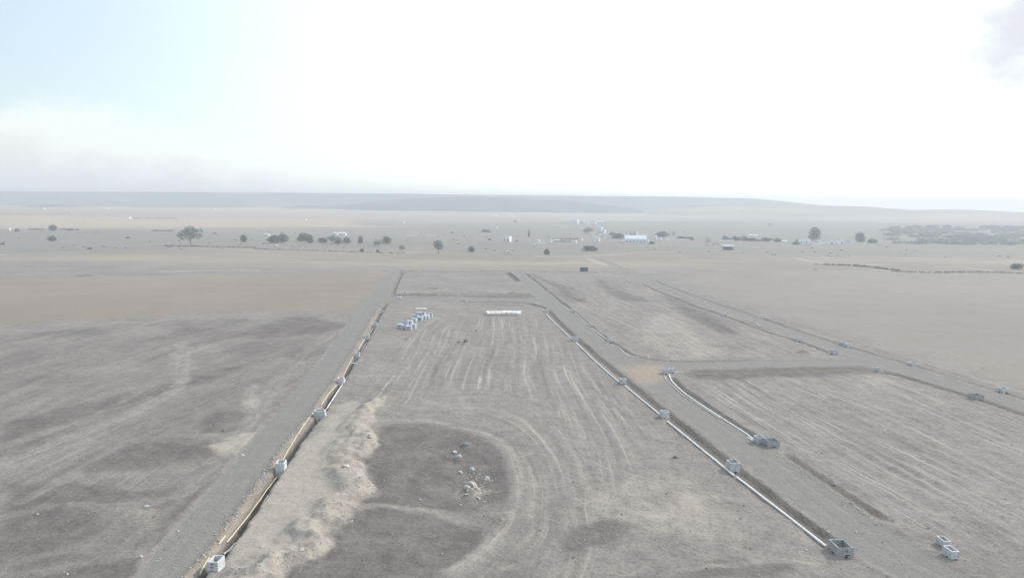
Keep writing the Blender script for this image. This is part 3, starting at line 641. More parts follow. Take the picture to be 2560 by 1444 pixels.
near = 1 - sst(420, 520, Y)
n40 = fbm(X / 40, Y / 40, 3, 1)
n12 = fbm(X / 12, Y / 12, 3, 2)
n5 = fbm(X / 5, Y / 5, 4, 3)
n2 = fbm(X / 1.7, Y / 1.7, 3, 4)
Z = 0.28 * n40 + 0.10 * n12 + 0.16 * n5 * near + 0.12 * n2 * near + 0.07 * fbm(X / 0.9, Y / 0.9, 2, 7) * near
Z += 0.5 * fbm(X / 420, Y / 420, 3, 5) * sst(650, 1600, np.hypot(X, Y))
Z += 1.5 * fbm(X / 700, Y / 700, 3, 6) * sst(1800, 2800, np.hypot(X, Y))
Z += 17.0 * sst(1300, 3000, np.hypot(X, Y)) - 30 * sst(3050, 3500, Y)

dark = np.zeros_like(X); sand = np.zeros_like(X); road = np.zeros_like(X); tan = np.zeros_like(X)
earth = np.zeros_like(X); amp = np.zeros_like(X); green = np.zeros_like(X); orange = np.zeros_like(X); plow = np.zeros_like(X)
trench_shade = np.zeros_like(X)  # mask for shade painted into the soil colour of trench floors
SU = X.copy(); SV = Y.copy()

# soft-edged soil patches: the outline wanders with the noise
WX = 1.4 * fbm(X / 7, Y / 11, 4, 21); WY = 3.2 * fbm(X / 8, Y / 12, 4, 25)
for p in DATA['patch_dark']:
    s = 2.2 + 0.03 * max(0, min(q[1] for q in p) - 80)
    dark = np.maximum(dark, (0.78 if p[0][0] < -38 else 0.95) * poly_mask(densify(p + [p[0]], 2), s, WX, WY))
dark = np.maximum(dark, 0.42 * poly_mask(DATA['patch_dim'], 6.0, WX, WY) * (1 + 0.6 * n12))
for pi, p in enumerate(DATA['patch_sand']):
    s = 1.3 + 0.03 * max(0, min(q[1] for q in p) - 80)
    ext = (max(q[0] for q in p) - min(q[0] for q in p))
    sand = np.maximum(sand, (0.85 if ext < 9 else (0.82 if pi == 5 else 0.55)) * poly_mask(densify(p + [p[0]], 2), s if ext < 9 else s * 2, WX, WY))
for p in DATA['patch_tan']:
    tan = np.maximum(tan, 0.95 * poly_mask(p, 6.0, WX, WY))
# bands of scraped soil that follow the furrows and the swirling wheel tracks
for p, az, a in DATA['furrow']:
    mk = poly_mask(p, 5.0)
    an = R(az); c, s = math.cos(an), math.sin(an)
    wx = X + (3.2 if az < 10 else 14.0) * fbm(X / (23 if az < 10 else 55), Y / 60, 2, 31)
    u = wx * c - Y * s; v = wx * s + Y * c
    sel = mk > 0.02
    SU[sel] = u[sel]; SV[sel] = v[sel]
    amp = np.maximum(amp, mk * a)
cx, cy = DATA['swirl']
ex, ey = (X - cx) / 10.5, (Y - cy) / 26.0
re = np.hypot(ex, ey) * 10.5 + 1.0 * fbm(X / 9, Y / 14, 2, 33)
sw = (1 - sst(19, 24, re)) * sst(7.5, 9.5, re) * sst(-9, -2, X - cx)
sel = sw > 0.02
SU[sel] = re[sel]; SV[sel] = (np.arctan2(ey, ex) * 22)[sel]
amp = np.where(re < 26, amp * (1 - np.clip((1 - sst(19, 26, re)), 0, 1)), amp)
amp = np.maximum(amp, sw * 0.95)
bowl = (1 - sst(6, 9.5, re)) * (X - cx > -14)
Z -= 0.35 * bowl
Z += 0.22 * np.exp(-((re - 10.0) / 1.4) ** 2) * sst(-4, 2, X - cx)
# furrow relief
fur = fbm(SU / 1.15, SV / 26, 3, 41)
Z += 0.16 * fur * amp * near

# earth bank: the fill on its left stands higher
bk = densify(DATA['bank'], 4)
Db, Sb, Ab = line_dist(bk, 14.0)
jag = 0.9 * fbm(X / 2.1, Y / 2.8, 3, 51) + 2.0 * fbm(X / 4.5, Y / 6.0, 2, 52)
sb = -Sb + jag
inb = (Db < 13.9)
fill_h = sst(-13.0, -4.0, -np.abs(sb)) 
step = np.where(sb < 0, 0.6 * sst(-7, -2, sb), 0)
crest = 0.36 * np.exp(-((sb + 1.7) / 1.6) ** 2) * (0.75 + 0.9 * fbm(X / 1.6, Y / 1.6, 3, 53)) + 0.35 * np.exp(-((sb + 3.2) / 1.6) ** 2)
side = 1 - sst(-0.9, 0.7, sb)
Z += np.where(inb, (step + crest) * side, 0)
lump = np.where(inb, np.exp(-((sb + 1.8) / 2.6) ** 2), 0)
Z += 0.36 * n2 * lump + 0.26 * fbm(X / 0.8, Y / 0.8, 2, 54) * lump
sand = np.maximum(sand, np.where(inb, (0.74 + 0.4 * n5) * np.exp(-((sb + 1.2) / 2.6) ** 2), 0))
dark *= np.where(inb, np.where(sb < 0.1, 1 - sst(-6, -0.5, -np.abs(sb)) * 0.95, 1), 1)
dark *= (1 - np.where(inb & (sb < 0), 0.9, 0))

# roads: graded smooth, slightly raised edges of loose gravel
RD = np.full(X.shape, 60.0, np.float32)
RUT = np.zeros_like(X)
for k, (pts, hw) in DATA['roads'].items():
    Dr, Sr, Ar = line_dist(densify(pts, 4), 22.0)
    e = Dr + 0.5 * fbm(X / 3.0, Y / 3.0, 2, 61)
    rm = 1 - sst(hw - 0.45, hw + 0.45, e)
    if k == 'edge_far': rm = rm * 0.6
    road = np.maximum(road, rm)
    rut = np.exp(-((np.abs(Dr - 1.25 + 0.5 * n12)) / 0.42) ** 2) * rm * np.clip(0.6 + n5, 0, 1)
    tan = np.maximum(tan, 0.42 * rut)
    RUT = np.maximum(RUT, rut)
    RD = np.minimum(RD, Dr - hw)
jx, jy = DATA['junction']
road = np.maximum(road, 1 - sst(9, 13, np.hypot((X - jx) * 1.1, (Y - jy) * 0.55)))
Z = Z * (1 - 0.88 * road) + road * (0.02 + 0.03 * n12)
Z -= 0.06 * RUT * near
Z += 0.14 * np.exp(-((RD - 0.7) / 0.6) ** 2) * (0.6 + n2) * near
dark *= (1 - road); sand *= (1 - road); amp *= (1 - sst(0.05, 0.5, road))

# trenches and berms
for k, (pts, hw, dep, brown) in DATA['trenches'].items():
    Dt, St, At = line_dist(densify(pts, 4), 6.0)
    e = Dt + 0.12 * n2
    pr = 1 - sst(hw * 0.72, hw * 1.12, e)
    fade = sst(0.0, 5.0, At) * sst(0.0, 5.0, At[Dt < 5.9].max() - At) if k in ('spur', 'cross_n', 'cross_s', 'top_r', 'outer_s1') else 1.0
    pr = pr * fade
    brk = 1.0 if brown else (0.55 + 0.45 * sst(-0.25, 0.15, fbm(X / 9, Y / 9, 2, 71)))
    Z = Z * (1 - pr) - dep * pr * brk + (Z * pr) * 0.1
    earth = np.maximum(earth, (1 - sst(hw * 0.7, hw * 1.5 + (0.12 if k == 'left' else 0.35), e)) * (1.0 if brown else 0.75) * fade)
    trench_shade = np.maximum(trench_shade, pr * (1.0 if k == 'left' else 0.5))
    road *= 1 - (1 - sst(hw, hw + 1.0, Dt)); sand *= 1 - 0.85 * pr; dark *= 1 - pr; amp *= 1 - (1 - sst(hw, hw + 1.5, Dt))
for k, (pts, hw, hh) in DATA['berms'].items():
    Dt, St, At = line_dist(densify(pts, 4), 9.0)
    lum = np.clip(0.75 + 0.9 * fbm(X / 2.3, Y / 2.3, 3, 81), 0.1, 2)
    pr = np.exp(-(Dt / hw) ** 2) * (Dt < 8.9)
    Z += hh * pr * lum * (1 - 0.9 * np.clip(earth * (k == 'left_bank'), 0, 1))
    if k == 'left_bank':
        tan = np.maximum(tan, pr * 0.85); road *= 1 - pr
    elif k != 'outer_far':
        earth = np.maximum(earth, pr * 0.8)
for (mx, my, rx, ry, hh) in DATA['mounds']:
    w = win(mx - rx * 2.5, mx + rx * 2.5, my - ry * 2.5, my + ry * 2.5)
    q = ((X[w] - mx) / rx) ** 2 + ((Y[w] - my) / ry) ** 2
    g = np.exp(-q * 1.6) * (1 + 0.5 * fbm(X[w] / 3, Y[w] / 3, 3, 91))
    Z[w] += hh * g
    if hh > 0.55 or my > 300: earth[w] = np.maximum(earth[w], np.clip(g * 1.2, 0, 0.8))

# fields beyond the site
for k, p in DATA['fields'].items():
    mk = poly_mask(p, 16.0 if k in ('left_plowed', 'right_field') else 120.0)
    if k == 'left_plowed': plow = np.maximum(plow, mk)
    elif k == 'right_field': plow = np.maximum(plow, mk * 0.75)
    elif k in ('left_green', 'mid_grey'): green = np.maximum(green, mk)
    else: orange = np.maximum(orange, mk)
amp *= 1 - plow
Z = np.where(plow > 0.02, Z * (1 - 0.7 * plow) + plow * 0.25 * n40, Z)
green = np.maximum(green, 1.4 * poly_mask(DATA['wood'], 40.0))
for p in DATA['tracks']:
    rr = 0.0
    wdt = 1.5 + 0.0022 * np.mean([q[1] for q in p])
    Dt, St, At = line_dist(densify(p, 3), wdt * 4)
    sand = np.maximum(sand, (1 - sst(wdt * 0.6, wdt * 1.6, Dt)) * 0.95)
for p, wdt, a in DATA['soft_tracks']:
    Dt, St, At = line_dist(densify(p, 6), wdt * 5)
    e = Dt + wdt * 0.6 * fbm(X / 2.5, Y / 4, 3, 95)
    mk = (1 - sst(wdt * 0.3, wdt * 1.5, e)) * min(1.0, a * 1.08)
    sand = np.maximum(sand, mk * (1 - road) * (0.75 + 0.25 * n5)); dark *= 1 - mk
    Z -= 0.07 * np.exp(-((Dt - wdt * 0.6) / 0.35) ** 2) * (Y < 200)
for p in DATA['hedges']:
    wdt = 1.5 + 0.002 * np.mean([q[1] for q in p])
    Dt, St, At = line_dist(densify(p, 3), wdt * 4)
    earth = np.maximum(earth, (1 - sst(wdt * 0.7, wdt * 2.0, Dt)) * 0.7)

Z = Z.astype(np.float32)


def hz(x, y):
    i = int(np.clip(np.searchsorted(GX, x) - 1, 0, NX - 2)); j = int(np.clip(np.searchsorted(GY, y) - 1, 0, NY - 2))
    fx = (x - GX[i]) / (GX[i + 1] - GX[i]); fy = (y - GY[j]) / (GY[j + 1] - GY[j])
    return float((Z[j, i] * (1 - fx) + Z[j, i + 1] * fx) * (1 - fy) + (Z[j + 1, i] * (1 - fx) + Z[j + 1, i + 1] * fx) * fy)


def fast_mesh(name, verts, quads):
    me = bpy.data.meshes.new(name)
    nv, nq = len(verts), len(quads)
    me.vertices.add(nv)
    me.vertices.foreach_set('co', verts.astype(np.float32).ravel())
    k = quads.shape[1]
    me.loops.add(nq * k)
    me.loops.foreach_set('vertex_index', quads.astype(np.int32).ravel())
    me.polygons.add(nq)
    me.polygons.foreach_set('loop_start', np.arange(0, nq * k, k, dtype=np.int32))
    me.polygons.foreach_set('loop_total', np.full(nq, k, np.int32))
    me.polygons.foreach_set('use_smooth', np.ones(nq, bool))
    me.update(calc_edges=True)
    return me


idx = np.arange(NX * NY).reshape(NY, NX)
quads = np.stack([idx[:-1, :-1], idx[:-1, 1:], idx[1:, 1:], idx[1:, :-1]], -1).reshape(-1, 4)
g_me = fast_mesh('ground', np.stack([X, Y, Z], -1).reshape(-1, 3), quads)
for nm, arr in (('tone', (dark, sand, road, tan)), ('tone2', (earth, amp, green, orange))):
    at = g_me.attributes.new(nm, 'FLOAT_COLOR', 'POINT')
    at.data.foreach_set('color', np.stack(arr, -1).astype(np.float32).ravel())
at = g_me.attributes.new('suv', 'FLOAT_VECTOR', 'POINT')
at.data.foreach_set('vector', np.stack([SU, SV, plow - trench_shade], -1).astype(np.float32).ravel())


# ------------------------------------------------------------------ materials
def new_mat(name):
    mt = bpy.data.materials.new(name)
    mt.use_nodes = True
    t = mt.node_tree
    b = t.nodes['Principled BSDF']
    b.inputs['Specular IOR Level'].default_value = 0.2
    return mt, t, b


def ground_material():
    mt, t, b = new_mat('soil')
    geo = NN(t, 'ShaderNodeNewGeometry')
    pos = geo.outputs['Position']
    a1 = NN(t, 'ShaderNodeAttribute', attribute_name='tone')
    a2 = NN(t, 'ShaderNodeAttribute', attribute_name='tone2')
    a3 = NN(t, 'ShaderNodeAttribute', attribute_name='suv')
    s1 = NN(t, 'ShaderNodeSeparateColor'); t.links.new(a1.outputs['Color'], s1.inputs[0])
    s2 = NN(t, 'ShaderNodeSeparateColor'); t.links.new(a2.outputs['Color'], s2.inputs[0])
    s3 = NN(t, 'ShaderNodeSeparateXYZ'); t.links.new(a3.outputs['Vector'], s3.inputs[0])
    dk, sn, rd, tn = s1.outputs[0], s1.outputs[1], s1.outputs[2], a1.outputs['Alpha']
    er, am, gr, og = s2.outputs[0], s2.outputs[1], s2.outputs[2], a2.outputs['Alpha']
    pl = math_node(t, 'MAXIMUM', s3.outputs[2], 0.0)
    tsh = math_node(t, 'MAXIMUM', math_node(t, 'MULTIPLY', s3.outputs[2], -1.0), 0.0)
    nf = noise_node(t, pos, 1.6, 6, 0.62)          # pebbles and clods
    nm = noise_node(t, pos, 0.33, 6, 0.62)         # metre patches
    nb = noise_node(t, pos, 0.045, 5, 0.55)        # broad stains
    nw = noise_node(t, pos, 0.006, 5, 0.55)        # fields
    nq = noise_node(t, pos, 0.13, 6, 0.6)
    # streaks along the direction of the graders
    cmb = NN(t, 'ShaderNodeCombineXYZ')
    t.links.new(math_node(t, 'MULTIPLY', s3.outputs[0], 1.0), cmb.inputs[0])
    t.links.new(math_node(t, 'MULTIPLY', s3.outputs[1], 0.024), cmb.inputs[1])
    st1 = noise_node(t, cmb.outputs[0], 1.05, 5, 0.62, 0.35)
    cm2 = NN(t, 'ShaderNodeCombineXYZ')
    t.links.new(math_node(t, 'MULTIPLY', s3.outputs[0], 1.0), cm2.inputs[0])
    t.links.new(math_node(t, 'MULTIPLY', s3.outputs[1], 0.08), cm2.inputs[1])
    st2 = noise_node(t, cm2.outputs[0], 0.22, 4, 0.6, 0.3)

    def ragged(mk, n, a, lo=0.38, hi=0.62):
        v = math_node(t, 'MULTIPLY_ADD', math_node(t, 'SUBTRACT', n, 0.5), a, mk)
        return smooth(t, v, lo, hi)
    nmix = math_node(t, 'ADD', math_node(t, 'MULTIPLY', nf, 0.5), math_node(t, 'MULTIPLY', nm, 0.5))
    nrag = math_node(t, 'ADD', math_node(t, 'MULTIPLY', nmix, 0.35), math_node(t, 'ADD', math_node(t, 'MULTIPLY', nq, 0.25), math_node(t, 'MULTIPLY', st2, 0.4)))
    base = mix_col(t, smooth(t, nm, 0.25, 0.75), (0.216, 0.198, 0.186), (0.290, 0.266, 0.240))
    base = mix_col(t, math_node(t, 'MULTIPLY', smooth(t, nf, 0.56, 0.36), 0.5), base, (0.155, 0.146, 0.134))
    base = mix_col(t, math_node(t, 'MULTIPLY', smooth(t, nq, 0.55, 0.72), 0.55), base, (0.325, 0.297, 0.262))
    base = mix_col(t, smooth(t, nb, 0.3, 0.7), mix_col(t, 1.0, base, (0.86, 0.85, 0.85), 'MULTIPLY'), base)
    # distant plains: paler, broad patches of dry crop and scrub
    far = NN(t, 'ShaderNodeSeparateXYZ'); t.links.new(pos, far.inputs[0])
    sx = NN(t, 'ShaderNodeMapping'); t.links.new(pos, sx.inputs[0]); sx.inputs['Scale'].default_value = (0.30, 1.0, 1.0)
    nplain = noise_node(t, sx.outputs[0], 0.0075, 6, 0.6)
    plain = mix_col(t, smooth(t, nplain, 0.35, 0.65), (0.225, 0.192, 0.158), (0.315, 0.27, 0.222))
    plain = mix_col(t, math_node(t, 'MULTIPLY', smooth(t, noise_node(t, sx.outputs[0], 0.05, 5, 0.65), 0.52, 0.68), 0.5), plain, (0.16, 0.152, 0.13))
    plain = mix_col(t, smooth(t, far.outputs[1], 1300, 2600), plain, mix_col(t, nplain, (0.34, 0.285, 0.225), (0.44, 0.37, 0.29)))
    base = mix_col(t, smooth(t, far.outputs[1], 430, 520), base, plain)
    # streaks
    st = smooth(t, st1, 0.52, 0.70)
    col = mix_col(t, math_node(t, 'MULTIPLY', math_node(t, 'MULTIPLY', st, am), 0.85, clamp=True), base, (0.375, 0.342, 0.30))
    sd_ = smooth(t, st2, 0.53, 0.70)
    col = mix_col(t, math_node(t, 'MULTIPLY', math_node(t, 'MULTIPLY', sd_, am), 0.75, clamp=True), col, (0.155, 0.145, 0.132))
    sd3 = smooth(t, st1, 0.44, 0.30)
    col = mix_col(t, math_node(t, 'MULTIPLY', math_node(t, 'MULTIPLY', sd3, am), 0.45, clamp=True), col, (0.165, 0.155, 0.14))
    # fields
    plc = mix_col(t, smooth(t, nw, 0.3, 0.7), (0.215, 0.180, 0.145), (0.25, 0.212, 0.172))
    plc = mix_col(t, smooth(t, far.outputs[0], -40, 60), plc, mix_col(t, smooth(t, nw, 0.3, 0.7), (0.228, 0.205, 0.178), (0.255, 0.23, 0.20)))
    plc = mix_col(t, smooth(t, nb, 0.3, 0.7), plc, mix_col(t, 1.0, plc, (1.06, 1.07, 1.1), 'MULTIPLY'))
    col = mix_col(t, ragged(pl, nrag, 1.2, 0.2, 0.8), col, plc)
    col = mix_col(t, math_node(t, 'MULTIPLY', ragged(gr, nplain, 0.9, 0.3, 0.75), 0.75), col, mix_col(t, nb, (0.165, 0.16, 0.14), (0.215, 0.203, 0.178)))
    col = mix_col(t, math_node(t, 'MULTIPLY', ragged(og, nplain, 0.9, 0.3, 0.8), 0.8), col, (0.42, 0.315, 0.215))
    # dark soil
    dkf = ragged(dk, nrag, 2.0, 0.12, 0.80)
    col = mix_col(t, math_node(t, 'MULTIPLY', dkf, 0.85), col, mix_col(t, smooth(t, math_node(t, 'ADD', math_node(t, 'MULTIPLY', nmix, 0.55), math_node(t, 'MULTIPLY', nq, 0.45)), 0.40, 0.62), (0.105, 0.093, 0.087), (0.172, 0.154, 0.143)))
    # pale dry sand
    snf = ragged(sn, nrag, 1.8, 0.28, 0.85)
    col = mix_col(t, math_node(t, 'MULTIPLY', snf, 0.8), col, mix_col(t, nm, (0.315, 0.285, 0.245), (0.40, 0.362, 0.31)))
    # packed road base
    rdc = mix_col(t, smooth(t, nm, 0.2, 0.8), (0.190, 0.184, 0.170), (0.220, 0.212, 0.196))
    rdc = mix_col(t, math_node(t, 'MULTIPLY', smooth(t, nb, 0.4, 0.75), 0.6), rdc, (0.205, 0.196, 0.178))
    col = mix_col(t, math_node(t, 'MULTIPLY', ragged(rd, nmix, 0.45, 0.38, 0.62), 0.96), col, rdc)
    col = mix_col(t, math_node(t, 'MULTIPLY', ragged(tn, nrag, 1.2, 0.15, 0.95), 0.8), col, mix_col(t, nf, (0.295, 0.235, 0.182), (0.35, 0.285, 0.225)))
    # freshly dug earth
    erf = ragged(er, nmix, 0.8, 0.32, 0.70)
    col = mix_col(t, math_node(t, 'MULTIPLY', erf, 0.85), col, mix_col(t, nf, (0.15, 0.133, 0.112), (0.195, 0.175, 0.15)))
    col = mix_col(t, math_node(t, 'MULTIPLY', ragged(tsh, nmix, 0.5, 0.3, 0.7), 0.8), col, (0.075, 0.068, 0.058))  # shade of the trench hollow, darkened into the floor colour
    # light and dark pebbles
    peb = smooth(t, noise_node(t, pos, 3.2, 3, 0.7), 0.68, 0.76)
    col = mix_col(t, math_node(t, 'MULTIPLY', math_node(t, 'MULTIPLY', peb, math_node(t, 'MULTIPLY_ADD', rd, -0.8, 1.0)), 0.42), col, (0.47, 0.45, 0.42))
    clod = smooth(t, noise_node(t, pos, 1.1, 5, 0.72), 0.40, 0.28)
    col = mix_col(t, math_node(t, 'MULTIPLY', math_node(t, 'MULTIPLY', clod, math_node(t, 'MULTIPLY_ADD', rd, -0.8, 1.0)), 0.35), col, (0.11, 0.10, 0.09))
    grit = smooth(t, noise_node(t, pos, 5.5, 3, 0.7), 0.3, 0.7)
    col = mix_col(t, 1.0, col, mix_col(t, grit, (0.86, 0.86, 0.86), (1.14, 1.14, 1.14)), 'MULTIPLY')
    t.links.new(col, b.inputs['Base Color'])
    b.inputs['Roughness'].default_value = 0.95
    b.inputs['Specular IOR Level'].default_value = 0.08
    bp = NN(t, 'ShaderNodeBump')
    bp.inputs['Strength'].default_value = 0.9
    bp.inputs['Distance'].default_value = 0.35
    t.links.new(nmix, bp.inputs['Height'])
    t.links.new(bp.outputs[0], b.inputs['Normal'])
    return mt


def simple_mat(name, c1, c2, scale=2.0, rough=0.85, spec=0.2, bump=0.0, vary=0.0, leaf=0.0, stain=0.0):
    mt, t, b = new_mat(name)
    oc = NN(t, 'ShaderNodeTexCoord')
    n = noise_node(t, oc.outputs['Object'], scale, 5, 0.6)
    col = mix_col(t, smooth(t, n, 0.3, 0.7), c1, c2)
    if stain:
        mp2 = NN(t, 'ShaderNodeMapping'); t.links.new(oc.outputs['Object'], mp2.inputs[0]); mp2.inputs['Scale'].default_value = (1, 1, 0.35)
        oi2 = NN(t, 'ShaderNodeObjectInfo'); t.links.new(oi2.outputs['Location'], mp2.inputs['Location'])
        sf = smooth(t, noise_node(t, mp2.outputs[0], 2.4, 6, 0.68), 0.50, 0.72)
        col = mix_col(t, math_node(t, 'MULTIPLY', sf, stain), col, (0.21, 0.185, 0.155))
    if vary:
        oi = NN(t, 'ShaderNodeObjectInfo')
        hsv = NN(t, 'ShaderNodeHueSaturation')
        t.links.new(col, hsv.inputs['Color'])
        mr = NN(t, 'ShaderNodeMapRange'); t.links.new(oi.outputs['Random'], mr.inputs[0])
        mr.inputs[3].default_value = 1 - vary; mr.inputs[4].default_value = 1 + vary
        t.links.new(mr.outputs[0], hsv.inputs['Value'])
        col = hsv.outputs[0]
    if leaf:
        tr = NN(t, 'ShaderNodeBsdfTranslucent'); t.links.new(col, tr.inputs[0])
        mx = NN(t, 'ShaderNodeMixShader'); mx.inputs[0].default_value = leaf
        t.links.new(b.outputs[0], mx.inputs[1]); t.links.new(tr.outputs[0], mx.inputs[2])
        t.links.new(mx.outputs[0], t.nodes['Material Output'].inputs['Surface'])
    t.links.new(col, b.inputs['Base Color'])
    b.inputs['Roughness'].default_value = rough
    b.inputs['Specular IOR Level'].default_value = spec
    if bump:
        bp = NN(t, 'ShaderNodeBump'); bp.inputs['Strength'].default_value = bump; bp.inputs['Distance'].default_value = 0.05
        t.links.new(n, bp.inputs['Height']); t.links.new(bp.outputs[0], b.inputs['Normal'])
    return mt


M = dict(
    soil=ground_material(),
    concrete=simple_mat('precast_concrete', (0.47, 0.48, 0.49), (0.64, 0.65, 0.66), 1.6, 0.9, 0.15, 0.3, 0.10, stain=0.6),
    weathered=simple_mat('weathered_concrete', (0.30, 0.32, 0.33), (0.44, 0.46, 0.47), 1.8, 0.95, 0.1, 0.5, 0.08, stain=0.7),
    concrete_blue=simple_mat('damp_blue_grey_concrete', (0.40, 0.45, 0.49), (0.52, 0.57, 0.61), 1.6, 0.9, 0.15, 0.3, 0.10),
    steel=simple_mat('dull_steel', (0.10, 0.12, 0.12), (0.17, 0.19, 0.19), 4, 0.6, 0.4),
    hole=simple_mat('dark_opening', (0.03, 0.032, 0.034), (0.05, 0.05, 0.05), 3),
    ink=simple_mat('black_paint', (0.02, 0.022, 0.025), (0.04, 0.04, 0.045), 6),
    white_pipe=simple_mat('white_plastic_pipe', (0.80, 0.80, 0.79), (0.88, 0.88, 0.87), 3, 0.45, 0.4, stain=0.45),
    cream_pipe=simple_mat('cream_plastic_pipe', (0.60, 0.57, 0.45), (0.72, 0.68, 0.55), 3, 0.5, 0.35),
    yellow_pipe=simple_mat('yellow_plastic_pipe', (0.60, 0.54, 0.32), (0.72, 0.66, 0.42), 1.2, 0.5, 0.35),
    plaster=simple_mat('white_plaster', (0.82, 0.83, 0.83), (0.90, 0.90, 0.89), 0.4, 0.9, 0.1, 0, 0.05),
    plaster_old=simple_mat('aged_plaster', (0.50, 0.47, 0.44), (0.62, 0.58, 0.55), 0.4, 0.9, 0.1, 0, 0.08),
    blockwork=simple_mat('grey_blockwork', (0.34, 0.35, 0.35), (0.42, 0.42, 0.41), 0.6, 0.95, 0.1),
    roof_sheet=simple_mat('pale_blue_sheet_metal', (0.70, 0.75, 0.79), (0.78, 0.82, 0.85), 0.3, 0.45, 0.4),
    glass=simple_mat('dark_glass', (0.03, 0.04, 0.05), (0.05, 0.06, 0.07), 1, 0.15, 0.5),
    wood=simple_mat('weathered_wood', (0.20, 0.16, 0.12), (0.30, 0.25, 0.19), 3),
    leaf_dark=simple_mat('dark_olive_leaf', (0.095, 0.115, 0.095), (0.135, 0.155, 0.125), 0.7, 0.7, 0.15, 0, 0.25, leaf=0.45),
    leaf_pale=simple_mat('pale_hazed_leaf', (0.19, 0.21, 0.18), (0.26, 0.275, 0.24), 0.7, 0.7, 0.15, 0, 0.15, leaf=0.5),  # pale foliage; part of the distance haze is put into this colour
    scrub=simple_mat('dry_scrub', (0.13, 0.13, 0.11), (0.19, 0.18, 0.155), 0.5, 0.9, 0.1),
    bark=simple_mat('bark', (0.10, 0.08, 0.06), (0.18, 0.15, 0.12), 4),
    rock=simple_mat('limestone', (0.34, 0.31, 0.27), (0.52, 0.49, 0.44), 2.2, 0.95, 0.1, 0.6, 0.12),
    rock_white=simple_mat('pale_limestone', (0.42, 0.41, 0.385), (0.56, 0.545, 0.51), 2.5, 0.95, 0.1, 0.4, 0.1),
    rock_dark=simple_mat('dark_clod', (0.09, 0.088, 0.084), (0.16, 0.155, 0.145), 2.5, 0.95, 0.1, 0.6),
    sandy=simple_mat('sandy_clod', (0.36, 0.335, 0.30), (0.48, 0.45, 0.41), 1.5, 0.95, 0.1, 0.5, 0.1),
    car=simple_mat('white_car_paint', (0.72, 0.73, 0.74), (0.80, 0.80, 0.80), 1, 0.3, 0.5),
    tyre=simple_mat('tyre_rubber', (0.02, 0.02, 0.02), (0.035, 0.035, 0.035), 4),
    board=simple_mat('dark_board', (0.075, 0.085, 0.085), (0.11, 0.12, 0.12), 0.8, 0.7),
    hill=None,
)


def hill_material(name, c1, c2):
    mt, t, b = new_mat(name)
    geo = NN(t, 'ShaderNodeNewGeometry')
    mp_ = NN(t, 'ShaderNodeMapping'); t.links.new(geo.outputs['Position'], mp_.inputs[0]); mp_.inputs['Scale'].default_value = (0.5, 1, 3)
    n = noise_node(t, mp_.outputs[0], 0.006, 6, 0.6)
    t.links.new(mix_col(t, smooth(t, n, 0.35, 0.65), c1, c2), b.inputs['Base Color'])
    b.inputs['Roughness'].default_value = 1.0
    return mt


HILLS = [hill_material('plateau_scrub', (0.13, 0.13, 0.12), (0.22, 0.20, 0.17)), hill_material('hill_dark_scrub', (0.042, 0.05, 0.046), (0.10, 0.095, 0.08)),
         hill_material('hill_dry_grass', (0.22, 0.185, 0.14), (0.36, 0.30, 0.22)), hill_material('hill_mixed', (0.10, 0.10, 0.085), (0.20, 0.18, 0.145)), hill_material('hill_low_scrub', (0.06, 0.065, 0.06), (0.13, 0.12, 0.10))]

ground = mesh_obj('ground', g_me, M['soil'])
tag(ground, kind='structure')

# ------------------------------------------------------------------ hills
for hi, (D0, cr, half, nm) in enumerate(DATA['hills']):
    cr = sorted(cr)
    xs = np.linspace(cr[0][0], cr[-1][0], 160)
    hs = np.interp(xs, [c[0] for c in cr], [c[1] for c in cr])
    hs = hs + fbm(xs / 130.0, xs * 0 + hi * 7.7, 4, 101 + hi) * (1.5 if hi else 0.9)
    ts = np.linspace(-1, 1.3, 29)
    V = []
    for tt in ts:
        prof = (0.5 + 0.5 * math.cos(math.pi * min(1, abs(tt)))) if tt < 0 else max(0.0, 1 - (tt / 1.3) ** 2)
        for x, h in zip(xs, hs):
            yy = D0 + tt * half * 1.6 + 25 * fbm(np.array([x / 250.0]), np.array([tt * 1.3 + hi]), 2, 111)[0]
            base_z = -20.0 if D0 > 3000 else 4.0
            rel = fbm(np.array([x / 90.0]), np.array([yy / 90.0]), 3, 121)[0] * 2.2 * (1 - prof) * prof * 4
            V.append((x, yy, base_z + (h - base_z) * prof + rel))
    V = np.array(V); nx = len(xs)
    ii = np.arange(len(V)).reshape(len(ts), nx)
    Q = np.stack([ii[:-1, :-1], ii[:-1, 1:], ii[1:, 1:], ii[1:, :-1]], -1).reshape(-1, 4)
    o = mesh_obj(nm, fast_mesh(nm, V, Q), HILLS[hi])
    tag(o, kind='structure')


# ------------------------------------------------------------------ concrete chambers
def chamber_mesh(w, l, h, t=0.15, below=0.6):
    """open precast box: outer walls, rim, hollow inside with a floor"""
    a, b = w / 2, l / 2
    ring = lambda x, y, z: [(-x, -y, z), (x, -y, z), (x, y, z), (-x, y, z)]
    c = 0.025
    v = ring(a, b, -below) + ring(a, b, h - c) + ring(a - c, b - c, h) + ring(a - t + c, b - t + c, h) + ring(a - t, b - t, h - c) + ring(a - t, b - t, -below + 0.15)
    f = [(3, 2, 1, 0)]
    for k in range(5):
        for i in range(4):
            j = (i + 1) % 4
            f.append((k * 4 + i, k * 4 + j, (k + 1) * 4 + j, (k + 1) * 4 + i))
    f.append((20, 21, 22, 23))
    return py_mesh('body', v, f)


